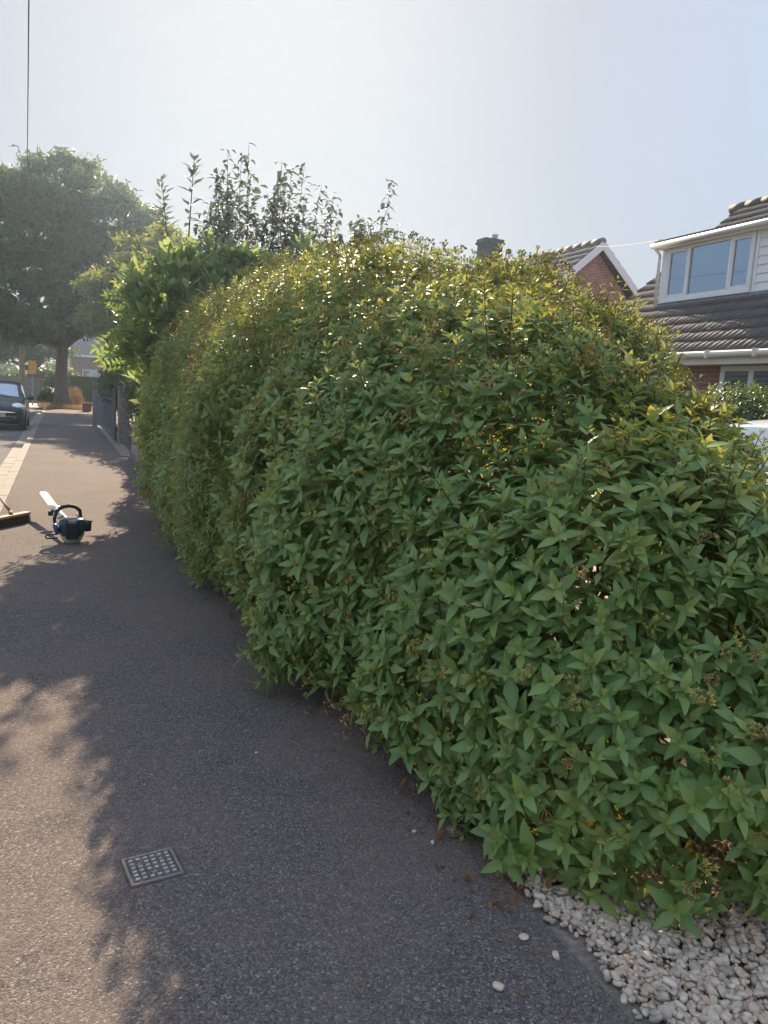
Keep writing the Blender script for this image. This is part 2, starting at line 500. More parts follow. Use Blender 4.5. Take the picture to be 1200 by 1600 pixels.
def place(tmpl, P, Rm, sc, rg, rnd=None):
    """copies of template (V,F,A) at P with rotation Rm and scale; returns V,F,A"""
    V, F, A = tmpl
    n, k = len(P), len(V)
    out = np.einsum('nij,kj->nki', Rm, V) * np.asarray(sc)[:, None, None] + P[:, None, :]
    Fo = F[None] + (np.arange(n) * k)[:, None, None]
    if rnd is None: rnd = rg.random(n)
    Ao = np.empty((n, k, 3))
    Ao[:, :, 0] = rnd[:, None]
    lr = rg.random((n, 64))
    Ao[:, :, 1] = lr[:, A[:, 0].astype(int) % 64]
    Ao[:, :, 2] = A[None, :, 1]
    return out.reshape(-1, 3), Fo.reshape(-1, F.shape[1]), Ao.reshape(-1, 3)

def join(parts):
    V, F, A, b = [], [], [], 0
    for v, f, a in parts:
        if len(v) == 0: continue
        V.append(v); F.append(f + b); A.append(a); b += len(v)
    return np.concatenate(V), np.concatenate(F), np.concatenate(A)

def leaf(L, Wd, st, curl=0.25, fold=0.25, wmax=0.42):
    """a leaf along +X, face up +Z"""
    V, F = [], []
    for i, t in enumerate(st):
        w = (t / wmax) ** 0.75 if t < wmax else ((1 - t) / (1 - wmax)) ** 0.62
        w = max(w, 0.05) * Wd / 2
        z = -curl * L * t * t
        for s in (-1, 0, 1):
            V.append((L * t, s * w, z + abs(s) * w * fold))
    for i in range(len(st) - 1):
        a = i * 3
        F += [(a, a + 3, a + 4, a + 1), (a + 1, a + 4, a + 5, a + 2)]
    return np.array(V), np.array(F)

def rot_leaf(V, az, el, base):
    """point the leaf: azimuth about Z, el = angle above horizontal"""
    ce, se = math.cos(el), math.sin(el)
    x = V[:, 0] * ce - V[:, 2] * se
    z = V[:, 0] * se + V[:, 2] * ce
    y = V[:, 1]
    ca, sa = math.cos(az), math.sin(az)
    return np.stack([x * ca - y * sa, x * sa + y * ca, z], axis=1) + np.array(base)

def tubeq(pts, r, n=3):
    """thin quad tube as arrays"""
    pts = np.array(pts, float)
    V, F = [], []
    for i, p in enumerate(pts):
        rr = r[i] if hasattr(r, '__len__') else r
        d = pts[min(i + 1, len(pts) - 1)] - pts[max(i - 1, 0)]
        d /= np.linalg.norm(d) + 1e-9
        up = np.array([0, 0, 1.0]) if abs(d[2]) < 0.8 else np.array([1.0, 0, 0])
        a = np.cross(d, up); a /= np.linalg.norm(a)
        b = np.cross(d, a)
        for k in range(n):
            w = 2 * math.pi * k / n
            V.append(p + (a * math.cos(w) + b * math.sin(w)) * rr)
    for i in range(len(pts) - 1):
        for k in range(n):
            k2 = (k + 1) % n
            F.append((i * n + k, i * n + k2, (i + 1) * n + k2, (i + 1) * n + k))
    return np.array(V), np.array(F)

def arr(parts):
    """join (V,F,leafid,age) pieces into a template"""
    V, F, A, b = [], [], [], 0
    for v, f, i, g in parts:
        V.append(v); F.append(f + b); b += len(v)
        A.append(np.stack([np.full(len(v), float(i)), np.broadcast_to(g, len(v))], 1))
    return np.concatenate(V), np.concatenate(F), np.concatenate(A).astype(float)

ST5 = (0.0, 0.16, 0.42, 0.72, 1.0)
ST3 = (0.0, 0.42, 1.0)
ST7 = (0.0, 0.1, 0.25, 0.45, 0.66, 0.86, 1.0)
ST4 = (0.0, 0.28, 0.7, 1.0)

def sprig(rg, nodes=4, gap=0.032, L=0.07, Wd=0.028, st=ST5, tip=True):
    """opposite leaf pairs turned 90 degrees at each node, rosette at the tip"""
    ps, z, az = [], 0.0, rg.random() * 6.28
    for k in range(nodes):
        u = k / max(1, nodes - 1)
        for s in (0, math.pi):
            l = L * rg.uniform(0.8, 1.12) * (1.0 if u < 0.8 else 0.8)
            v, f = leaf(l, Wd * l / L * rg.uniform(0.9, 1.1), st, rg.uniform(0.12, 0.38), rg.uniform(0.15, 0.4))
            el = R(-6 + 44 * u + rg.uniform(-18, 18))
            ps.append((rot_leaf(v, az + s + rg.uniform(-0.25, 0.25), el, (0, 0, z)), f, len(ps), 0.35 * max(0, u - 0.6) + 0.22 * np.tile([0, 1, 0], len(st))))
        az += math.pi / 2 + rg.uniform(-0.2, 0.2)
        z += gap * (1 - 0.35 * u)
    if tip:
        for s in range(2):
            v, f = leaf(L * 0.42, Wd * 0.5, ST3, 0.1, 0.4)
            ps.append((rot_leaf(v, az + s * math.pi, R(55), (0, 0, z - gap * 0.3)), f, len(ps), 0.5))
    return arr(ps), z

def seedhead(rg, n, r=0.008, z0=0.0, spread=0.03):
    """cluster of five-sepalled cups on short stalks: (sepals, capsules, stalks)"""
    sp, cp, sk = [], [], []
    for i in range(n):
        a = rg.random() * 6.28
        q = spread * math.sqrt((i + 0.3) / n)
        top = np.array([q * math.cos(a), q * math.sin(a), z0 + rg.uniform(0.012, 0.035)])
        d = np.array([q * math.cos(a) * 0.8, q * math.sin(a) * 0.8, 0.03]); d /= np.linalg.norm(d)
        fr = frames(d[None], rg)[0]
        for k in range(5):
            v, f = leaf(r * rg.uniform(1.3, 1.7), r * 1.05, ST3, -0.25, 0.3, 0.5)
            v = rot_leaf(v, k * 1.2566, R(25), (0, 0, 0))
            sp.append((v @ fr.T + top, f, i, 0))
        V, F = [], []
        for zz, rr in ((-0.4, 0.25), (0.15, 0.62), (0.7, 0.5), (1.05, 0.12)):
            for k in range(5):
                V.append((rr * r * math.cos(k * 1.2566), rr * r * math.sin(k * 1.2566), zz * r))
        for a_ in range(3):
            for k in range(5):
                F.append((a_ * 5 + k, a_ * 5 + (k + 1) % 5, a_ * 5 + 5 + (k + 1) % 5, a_ * 5 + 5 + k))
        cp.append((np.array(V) @ fr.T + top, np.array(F), i, 0))
        tv, tf = tubeq([(0, 0, z0 - 0.01), tuple(top)], 0.0012)
        sk.append((tv, tf, i, 0))
    return arr(sp), arr(cp), arr(sk)

def lump(P, seed, f=2.2, amp=1.0):
    """cheap smooth noise in -1..1"""
    rg = np.random.default_rng(seed)
    o = np.zeros(len(P))
    for i in range(7):
        k = rg.normal(size=3) * f * (1 + 0.35 * i)
        o += np.sin(P @ k + rg.random() * 6.28) / (1 + 0.3 * i)
    return amp * o / 3.2

def lobe_points(lobes, density, shrink, rg, seed, k=7.0, bumpy=0.10):
    """points and outward normals on the smooth union of ellipsoid lobes"""
    Cs = np.array([c for c, r in lobes], float)
    Rs = np.array([r for c, r in lobes], float) * shrink
    PP = []
    for li in range(len(lobes)):
        c, r = Cs[li], Rs[li]
        area = 4 * math.pi * (((r[0] * r[1]) ** 1.6 + (r[0] * r[2]) ** 1.6 + (r[1] * r[2]) ** 1.6) / 3) ** (1 / 1.6)
        d = rg.normal(size=(int(area * density * 2.0), 3)); d /= np.linalg.norm(d, axis=1, keepdims=True)
        w = np.sqrt(((d / r) ** 2).sum(1)); w /= w.max()
        P = c + r * d[rg.random(len(d)) < w]
        q = np.linalg.norm((P[:, None, :] - Cs) / Rs, axis=2)
        q[:, li] = 9
        PP.append(P[q.min(1) > 0.96])
    P = np.concatenate(PP)
    for _ in range(4):
        D = P[:, None, :] - Cs
        q = np.linalg.norm(D / Rs, axis=2)
        e = np.exp(-k * (q - 1))
        sm = e.sum(1)
        f = -np.log(sm) / k
        g = ((e / sm[:, None])[:, :, None] * D / (Rs ** 2) / (q[:, :, None] + 1e-9)).sum(1)
        g2 = (g * g).sum(1)
        P = P - g * (f / (g2 + 1e-9))[:, None]
    N = g / np.sqrt(g2)[:, None]
    P = P + N * ((lump(P, seed) + 0.25 * lump(P, seed + 1, 0.9)) * bumpy)[:, None]
    return P, N

def scatter(name, tmpls, P, G, sc, rg, mat, parent, rnd=None, which=None):
    Rm = frames(G, rg)
    if which is None: which = rg.integers(0, len(tmpls), len(P))
    parts = []
    for k, t in enumerate(tmpls):
        s = which == k
        if s.any():
            parts.append(place(t, P[s], Rm[s], sc[s], rg, None if rnd is None else rnd[s]))
    V, F, A = join(parts)
    return np_mesh(name, V, F, mat, parent, A)

def text_mesh(name, s, size, mat, parent, mw, depth=0.002):
    cu_ = bpy.data.curves.new(name, 'FONT')
    cu_.body = s
    cu_.size = size
    cu_.extrude = depth
    cu_.align_x = 'CENTER'
    cu_.align_y = 'CENTER'
    tmp = bpy.data.objects.new(name + '_curve', cu_)
    COL.objects.link(tmp)
    bpy.context.view_layer.update()
    me = bpy.data.meshes.new_from_object(tmp.evaluated_get(bpy.context.evaluated_depsgraph_get()))
    bpy.data.objects.remove(tmp)
    me.materials.clear()
    me.materials.append(mat)
    o = bpy.data.objects.new(name, me)
    COL.objects.link(o)
    o.parent = parent
    o.matrix_local = mw
    return o

# ------------------------------------------------------------------ the setting
tag(MB().b2((-400, -200, -0.6), (400, 600, -0.14)).build('ground', M['ground']), kind='structure')
tag(MB().b2((-7.5, -15, -0.30), (-0.972, 70, -0.10)).build('road', M['road']), kind='structure')
tag(MB().b2((-0.6, -15, -0.25), (1.32, 43.2, 0.0)).build('pavement', M['tarmac']), kind='structure')
tag(MB().b2((-9.6, -15, -0.3), (-7.5, 70, 0.0)).build('far_pavement', M['tarmac']), kind='structure')
kb, ch = MB(), MB()
y = -15.0
while y < 46:
    kb.b2((-0.738 + random.uniform(-.003, .003), y, -0.28), (-0.602, y + 0.912, 0.004 + random.uniform(0, .006)))
    y += 0.92
y = -15.0
while y < 46:
    ch.b2((-0.97, y, -0.28), (-0.742, y + 0.605, -0.094 + random.uniform(0, .006)))
    y += 0.615
tag(kb.build('kerb', M['kerb'], bev=0.012), kind='structure')
tag(ch.build('gutter_slabs', M['slab'], bev=0.006), kind='structure')
tag(MB().b2((1.32, 2.054, -0.3), (2.6, 2.716, 0.010)).b2((1.32, 2.72, -0.3), (40, 43, 0.012)).build('garden_soil', M['soil']), kind='structure')
tag(MB().b2((1.32, -6, -0.3), (2.6, 2.05, -0.012)).build('gravel_bed', M['bed']), kind='structure')
dv = MB()
dv.b2((2.604, -6, -0.3), (12, 2.712, 0.0))
tag(dv.build('driveway_base', M['drive']), kind='structure')
pv = MB()
for i in range(9):
    for j in range(11):
        w = 0.6
        x0, y0 = 2.42 + i * w + (0.3 if j % 2 else 0), 1.80 + j * 0.45
        pv.b2((x0, y0, 0.016), (x0 + w - 0.008, y0 + 0.442, 0.05 + random.uniform(0, .004)))
tag(pv.build('driveway_paving', M['drive'], bev=0.006), kind='structure')
tag(MB().b2((-40, 47, -0.3), (-0.1, 54, -0.088)).build('side_road', M['pale_road']), kind='structure')
tag(MB().b2((1.20, 16.75, 0.0), (1.46, 20.2, 0.016)).build('driveway_edging', M['slab'], bev=0.004), kind='structure')
tag(MB().b2((1.2, 20.5, 0.0), (1.34, 28.6, 0.014)).build('gateway_edging', M['slab'], bev=0.004), kind='structure')
vg = MB().b2((-0.96, 43.3, -0.3), (1.6, 46.98, 0.02)).build('verge', M['soil'])
tag(vg, kind='structure')

# ------------------------------------------------------------------ the big shrub
LOBES = [((2.02, 2.70, 0.28), (0.80, 1.26, 1.16)),
         ((2.10, 3.90, 0.62), (1.00, 1.30, 1.46)),
         ((2.12, 5.40, 0.80), (1.20, 1.70, 1.62)),
         ((2.06, 7.30, 0.85), (1.26, 1.90, 1.68)),
         ((2.11, 9.20, 0.88), (1.20, 1.60, 1.54)),
         ((2.08, 11.4, 0.85), (0.95, 1.60, 0.95)),
         ((2.18, 14.0, 0.80), (0.72, 2.40, 0.60)),
         ((2.50, 3.50, 0.40), (0.55, 0.95, 0.92)),
         ((3.20, 5.00, 0.70), (0.76, 1.20, 1.44)),
         ((3.25, 4.00, 0.50), (0.58, 0.82, 1.37)),
         ((3.00, 3.35, 0.40), (0.50, 0.80, 1.14)),
         ((2.62, 4.15, 0.58), (0.72, 1.00, 1.34)),
         ((2.60, 5.20, 0.65), (0.80, 1.15, 1.28))]
CAMP = np.array([0, 0, 1.5])
shrub = empty('shrub', (2.0, 6.0, 0), 'huge overgrown green shrub with yellow seed heads spilling over the pavement', 'shrub')

def keep_shrub(P, N, rg, back=0.4):
    ok = P[:, 2] > np.where((P[:, 0] < 1.6) & (P[:, 1] > 2.3), 0.13, 0.04) * (0.4 + rg.random(len(P)))
    wallz = (P[:, 0] < 1.52) & (P[:, 2] < 0.85 * np.clip((P[:, 1] - 6.8) / 1.6, 0, 1)) | (P[:, 0] < 1.32) & (P[:, 2] < 1.2 * np.clip((P[:, 1] - 7.4) / 2.0, 0, 1))
    ok &= ~(wallz & (rg.random(len(P)) > 0.10))
    v = CAMP - P
    v /= np.linalg.norm(v, axis=1, keepdims=True)
    fac = (v * N).sum(1) > -0.25
    ok &= fac | (rg.random(len(P)) < back)
    return ok

srg = np.random.default_rng(11)
near_t, far_t = [], []
stem_n = []
for k in range(7):
    t, z = sprig(srg, nodes=int(srg.integers(4, 6)), gap=0.033, L=0.078, Wd=0.036, st=ST7)
    near_t.append(t)
for k in range(4):
    t, z = sprig(srg, nodes=4, gap=0.030, L=0.062, Wd=0.030, st=ST4)
    far_t.append(t)
fP, fG, fS, fW = [], [], [], []
for shrink, dens, sc0 in ((1.0, 130, 1.0), (0.93, 105, 1.05), (0.80, 60, 1.15)):
    P, N = lobe_points(LOBES, dens, shrink, srg, 5, bumpy=0.17)
    k = keep_shrub(P, N, srg)
    P, N = P[k], N[k]
    gap_n = lump(P, 21, 5.0)
    k = gap_n > (-0.55 if shrink == 1.0 else -0.95 if shrink > 0.9 else -2)
    P, N = P[k], N[k]
    G = N * 0.75 + np.array([0, 0, 0.55]) + srg.normal(size=P.shape) * 0.33
    low = P[:, 2] < 0.5
    G[low, 2] -= 0.25
    fP.append(P); fG.append(G)
    fS.append(sc0 * np.clip(np.exp(srg.normal(size=len(P)) * 0.24), 0.5, 1.28) * np.where(P[:, 2] > 1.5, 0.85, 1.0))
P, G, Sc = np.concatenate(fP), np.concatenate(fG), np.concatenate(fS)
dist = np.linalg.norm(P - CAMP, axis=1)
nearm = dist < 5.2
which = np.where(nearm, srg.integers(0, len(near_t), len(P)), len(near_t) + srg.integers(0, len(far_t), len(P)))
sh_rnd = np.clip(0.45 + 0.30 * lump(P, 33, 1.6) + srg.normal(size=len(P)) * 0.26, 0, 1)
scatter('foliage', near_t + far_t, P, G, Sc, srg, M['hyper'], shrub, sh_rnd, which)
# long leafy shoots breaking the outline, mostly on top
P, N = lobe_points(LOBES, 16, 0.98, srg, 5, bumpy=0.17)
k = keep_shrub(P, N, srg, 0.6) & ((N[:, 2] > 0.25) | (srg.random(len(P)) < 0.25))
P, N = P[k], N[k]
lt, ls = [], []
for k in range(5):
    t, z = sprig(srg, nodes=int(srg.integers(6, 9)), gap=0.048, L=0.062, Wd=0.022, st=ST5)
    lt.append(t)
    tv, tf = tubeq([(0, 0, -0.2), (0.004, 0, z * 0.5), (0, 0, z)], [0.0035, 0.0028, 0.0018])
    ls.append((tv, tf, np.zeros((len(tv), 2))))
G = N * 0.45 + np.array([0, 0, 0.9]) + srg.normal(size=P.shape) * 0.25
wh = srg.integers(0, 5, len(P))
Rm = frames(G, srg)
sc = srg.uniform(0.6, 1.15, len(P)) * np.where(P[:, 2] > 1.9, 0.9, 1.0)
parts, sparts = [], []
for k in range(5):
    s = wh == k
    parts.append(place(lt[k], P[s], Rm[s], sc[s], srg))
    sparts.append(place(ls[k], P[s], Rm[s], sc[s], srg))
V, F, A = join(parts)
np_mesh('long_shoots', V, F, M['hyper'], shrub, A)
# woody stems from the base up into the crown
for li, (c, r) in enumerate(LOBES):
    for q in range(26 if li < 5 else 8):
        a, e = srg.random() * 6.28, srg.uniform(0.15, 0.95)
        b = np.array([c[0] + 0.15 * math.cos(a), c[1] + srg.uniform(-0.8, 0.8) * r[1] * 0.6, 0.0])
        tip = np.array([c[0] + r[0] * 0.93 * math.cos(a) * math.cos(e), b[1] + r[1] * 0.6 * math.sin(a) * math.cos(e), c[2] + r[2] * 0.9 * math.sin(e)])
        mid = b * 0.45 + tip * 0.55 + np.array([0, 0, 0.2])
        tv, tf = tubeq([b, (b + mid) / 2 + srg.normal(size=3) * 0.04, mid, (mid + tip) / 2 + srg.normal(size=3) * 0.05, tip], [0.016, 0.013, 0.009, 0.006, 0.003], 5)
        sparts.append((tv, tf, np.zeros((len(tv), 3))))
V, F, A = join(sparts)
np_mesh('stems', V, F, M['twig'], shrub, A)
# seed heads at shoot tips, denser high up to put sunlit gold into the crown
hd = [seedhead(srg, n, 0.0085) for n in (3, 4, 5, 6, 4)]
P, N = lobe_points(LOBES, 60, 1.03, srg, 5, bumpy=0.17)
k = keep_shrub(P, N, srg, 0.3)
k &= srg.random(len(P)) < np.where(P[:, 2] > 1.5, 1.0, 0.42) * np.where((P[:, 1] > 6.5) & (P[:, 2] < 1.7), 0.35, 1.0)
P, N = P[k], N[k]
G = N * 0.7 + np.array([0, 0, 0.6]) + srg.normal(size=P.shape) * 0.3
wh = srg.integers(0, 5, len(P))
Rm = frames(G, srg)
P = P + Rm[:, :, 2] * 0.07
sc = srg.uniform(0.8, 1.25, len(P))
rn = srg.random(len(P))
a1, a2, a3 = [], [], []
for k in range(5):
    s = wh == k
    a1.append(place(hd[k][0], P[s], Rm[s], sc[s], srg, rn[s]))
    a2.append(place(hd[k][1], P[s], Rm[s], sc[s], srg, rn[s]))
    a3.append(place(hd[k][2], P[s], Rm[s], sc[s], srg, rn[s]))
V, F, A = join(a1 + a3)
tag(np_mesh('seed_heads', V, F, M['seed'], shrub, A), kind='stuff')
V, F, A = join(a2)
tag(np_mesh('seed_capsules', V, F, M['capsule'], shrub, A), kind='stuff')

P, N = lobe_points(LOBES, 6, 0.99, srg, 5, bumpy=0.17)
k = keep_shrub(P, N, srg, 0.3) & ((P[:, 1] < 5.5) | (srg.random(len(P)) < 0.25))
dlv = []
for k_ in range(3):
    v, f = leaf(0.06, 0.026, ST4, 0.5, 0.6)
    dlv.append(arr([(v, f, 0, 0)]))
tag(scatter('dead_leaves', dlv, P[k], N[k] * 0.3 + srg.normal(size=P[k].shape) + np.array([0, 0, -0.3]), srg.uniform(0.6, 1.2, k.sum()), srg, M['dry'], shrub), kind='stuff')

def fix_parent(root):
    """parts were made in world space: keep them there under a moved root"""
    bpy.context.view_layer.update()
    inv = root.matrix_world.inverted()
    for ch_ in root.children:
        ch_.matrix_parent_inverse = inv
fix_parent(shrub)

# dry leaves under the shrub's edge
n = 3000
yy = srg.uniform(1.75, 12.5, n)
ex = 1.40 - 0.10 * np.clip((yy - 2) / 2, 0, 1) + srg.normal(size=n) * 0.12 - np.abs(srg.normal(size=n)) * 0.03 * (srg.random(n) < 0.2)
P = np.stack([ex, yy, srg.uniform(0.006, 0.03, n)], 1)
dl = []
for k in range(4):
    v, f = leaf(srg.uniform(0.026, 0.048), srg.uniform(0.013, 0.024), ST4, srg.uniform(-0.5, 0.5), srg.uniform(-0.4, 0.6))
    dl.append(arr([(v, f, 0, 0)]))
G = np.array([0, 0, 1.0]) + srg.normal(size=P.shape) * 0.45
tag(scatter('dry_leaf_litter', dl, P, G, srg.uniform(0.6, 1.2, n), srg, M['dry'], None),
    'brown dry leaves fallen along the foot of the big shrub', 'leaf litter', kind='stuff')

n = 500
P = np.stack([1.16 + srg.normal(size=n) * 0.09, 8.3 + srg.normal(size=n) * 0.55, srg.uniform(0.006, 0.05, n)], 1)
tag(scatter('petal_litter', dl, P, np.array([0, 0, 1.0]) + srg.normal(size=P.shape) * 0.6, srg.uniform(0.6, 1.2, n), srg, M['red_dry'], None),
    'reddish brown dead leaves gathered at the foot of the buff wall', 'leaf litter', kind='stuff')
n = 420
yy = srg.uniform(1.2, 12.0, n)
P = np.stack([1.25 - np.abs(srg.normal(size=n)) * 0.30, yy, srg.uniform(0.004, 0.012, n)], 1)
cl_ = []
for k in range(3):
    v, f = leaf(srg.uniform(0.012, 0.03), srg.uniform(0.006, 0.014), ST3, srg.uniform(-0.4, 0.4), srg.uniform(-0.3, 0.5))
    cl_.append(arr([(v, f, 0, 0)]))
tag(scatter('leaf_clippings', cl_, P, np.array([0, 0, 1.0]) + srg.normal(size=P.shape) * 0.35, srg.uniform(0.5, 1.2, n), srg, M['dry'], None),
    'tiny leaf scraps scattered over the pavement beside the big shrub', 'leaf scraps', kind='stuff')

# ------------------------------------------------------------------ low wall under the shrub, gateway
wl = empty('garden_wall', (1.42, 12.0, 0), 'low buff brick garden wall half hidden under the overgrown shrub', 'wall')
MB().b2((1.36, 7.6, 0.13), (1.58, 16.45, 0.64)).build('brickwork', M['brick_wall'], wl, bev=0.004)
MB().b2((1.325, 7.6, 0.0), (1.60, 16.5, 0.13)).build('plinth', M['grey_board'], wl, bev=0.008)
MB().b2((1.34, 7.6, 0.64), (1.60, 16.47, 0.69)).build('coping', M['slab'], wl, bev=0.008)
fix_parent(wl)
def gate_post(x, y, w, h, label, mat, capped=True):
    p = empty('gate_post', (x, y, 0), label, 'gate post')
    MB().box((0, 0, h / 2), (w, w, h)).build('shaft', mat, p, bev=0.012)
    if capped:
        q = w / 2 + 0.012
        MB().add([(-q, -q, 0), (q, -q, 0), (q, q, 0), (-q, q, 0), (-q, -q, .03), (q, -q, .03), (q, q, .03), (-q, q, .03), (0, 0, .10)],
                 [(3, 2, 1, 0), (0, 1, 5, 4), (1, 2, 6, 5), (2, 3, 7, 6), (3, 0, 4, 7), (4, 5, 8), (5, 6, 8), (6, 7, 8), (7, 4, 8)],
                 Matrix.Translation((0, 0, h))).build('cap', mat, p, bev=0.004)
    return p
gate_post(1.50, 20.5, 0.26, 1.38, 'weathered grey gate post with pointed cap beside the big shrub', M['post'])
gate_post(1.13, 28.2, 0.15, 1.14, 'slim dark gate post at the far end of the barred gate', M['post'])
bd = empty('timber_panel', (1.34, 21.8, 0), 'dark upright timber panel just beyond the pointed gate post', 'fence panel')
b_ = MB()
for i in range(6):
    b_.box((random.uniform(-.004, .004), -0.55 + i * 0.2, 0.69), (0.045, 0.19, 1.36))
b_.build('boards', M['gate_wood'], bd, bev=0.006)
for z_ in (0.3, 1.1):
    MB().box((0.05, 0, z_), (0.05, 1.2, 0.09)).build('rail', M['gate_wood'], bd)
gt = empty('driveway_gate', (1.28, 25.3, 0), 'grey metal driveway gate of upright bars under trailing leaves', 'gate', rz=0.032)
g_ = MB()
g_.box((0, 0, 0.12), (0.05, 5.5, 0.05)).box((0, 0, 1.05), (0.05, 5.5, 0.05)).box((0, -2.72, 0.58), (0.05, 0.05, 1.0)).box((0, 2.72, 0.58), (0.05, 0.05, 1.0)).box((0, 0, 0.58), (0.06, 0.1, 1.0))
g_.build('gate_frame', M['gate_metal'], gt, bev=0.004)
g_ = MB()
for i in range(44):
    g_.box((0, -2.6 + i * 0.121, 0.58), (0.022, 0.028, 0.9))
g_.build('bars', M['gate_metal'], gt)

# ------------------------------------------------------------------ foliage behind the shrub
def blob_plant(name, label, cat, base, lobes, tm, mat, dens, layers, rg, seed, up=0.5, jit=0.5, bumpy=0.2, stems=8, group=None, sr=0.03, outw=0.7, scr=(0.75, 1.25), part='foliage', mesh_stem='stems'):
    root = empty(name, base, label, cat, group)
    PP, GG, SS = [], [], []
    for sh, dd in layers:
        P, N = lobe_points(lobes, dens * dd, sh, rg, seed, bumpy=bumpy)
        k = P[:, 2] > 0.05
        k &= lump(P, seed + 3, 3.0 / max(0.6, lobes[0][1][0])) > -0.9
        P, N = P[k], N[k]
        PP.append(P); GG.append(N * outw + np.array([0, 0, up]) + rg.normal(size=P.shape) * jit)
        SS.append(rg.uniform(scr[0], scr[1], len(P)))
    P, G, Sc = np.concatenate(PP), np.concatenate(GG), np.concatenate(SS)
    rn = np.clip(0.5 + 0.3 * lump(P, seed + 9, 2.0) + rg.normal(size=len(P)) * 0.2, 0, 1)
    scatter(part, tm, P, G, Sc, rg, mat, root, rn)
    sp_ = []
    b = np.array(base, float)
    for i in range(stems):
        c, r = lobes[i % len(lobes)]
        a, e = rg.random() * 6.28, rg.uniform(0.2, 1.2)
        tip = np.array(c) + np.array(r) * 0.85 * np.array([math.cos(a) * math.cos(e), math.sin(a) * math.cos(e), math.sin(e)])
        b0 = b + np.array([rg.normal() * 0.1, rg.normal() * 0.1, 0])
        mid = (b0 + tip) / 2 + np.array([0, 0, 0.15 * (tip[2] - b0[2])])
        tv, tf = tubeq([b0, (b0 + mid) / 2 + rg.normal(size=3) * 0.03, mid, (mid + tip) / 2 + rg.normal(size=3) * 0.03, tip], [sr, sr * .8, sr * .6, sr * .4, sr * .2], 6)
        sp_.append((tv, tf, np.zeros((len(tv), 3))))
    V, F, A = join(sp_)
    np_mesh(mesh_stem, V, F, M['bark'], root, A)
    fix_parent(root)
    return root

prg = np.random.default_rng(23)
# broad-leaved shrub: large upright leaves
def rosette(rg, n, L, Wd, e0, e1, st=ST5):
    ps = []
    for i in range(n):
        v, f = leaf(L * rg.uniform(0.75, 1.15), Wd * rg.uniform(0.85, 1.15), st, rg.uniform(0.0, 0.2), rg.uniform(0.1, 0.3), 0.55)
        ps.append((rot_leaf(v, i * 2.4 + rg.uniform(-.3, .3), R(rg.uniform(e0, e1)), (0, 0, i * 0.012)), f, i, 0.15 * i / n))
    return arr(ps)
lau = [rosette(prg, 6, 0.24, 0.085, 25, 75) for _ in range(5)]
blob_plant('broad_leaved_shrub', 'bright green shrub with large upright oval leaves behind the big shrub', 'shrub', (2.2, 10.2, 0),
           [((1.58, 9.9, 2.20), (0.55, 0.6, 0.80)), ((2.15, 10.0, 2.30), (0.75, 0.7, 0.90)), ((2.75, 10.0, 2.30), (0.6, 0.7, 0.82))],
           lau, M['laurel'], 25, ((1.0, 1.0), (0.8, 0.8)), prg, 41, up=0.8, jit=0.3, outw=0.35, bumpy=0.42, scr=(0.7, 1.35))
# feather-leaved sapling: pinnate fronds
def frond(rg, n=7, L=0.34, l=0.10, w=0.032):
    ps = []
    pts = []
    for i in range(n + 1):
        t = i / n
        p = (L * t, 0, -0.18 * L * t * t)
        pts.append(p)
        if i == 0: continue
        for s in (-1, 1):
            v, f = leaf(l * rg.uniform(0.85, 1.1) * (1 - 0.35 * abs(t - 0.5)), w, ST3, 0.2, 0.2)
            ps.append((rot_leaf(v, s * R(rg.uniform(55, 70)), R(-6), p), f, len(ps), 0.2 * t))
    v, f = leaf(l, w, ST3, 0.2, 0.2)
    ps.append((rot_leaf(v, 0, R(-15), pts[-1]), f, len(ps), 0.3))
    tv, tf = tubeq(pts, 0.003)
    ps.append((tv, tf, 0, 0.6))
    V, F, A = arr(ps)
    return np.stack([V[:, 2] * -1, V[:, 1], V[:, 0]], 1), F, A     # growth along +Z
fr = [frond(prg) for _ in range(4)]
blob_plant('feather_leaved_sapling', 'light green sapling with feathery divided leaves leaning out over the path', 'sapling', (1.5, 10.4, 0),
           [((1.02, 9.9, 2.05), (0.26, 0.4, 0.50)), ((1.12, 10.4, 2.6), (0.24, 0.4, 0.30))],
           fr, M['ash'], 15, ((1.0, 1.0), (0.6, 0.6)), prg, 52, up=0.05, jit=0.35, outw=0.9, stems=7, sr=0.018)
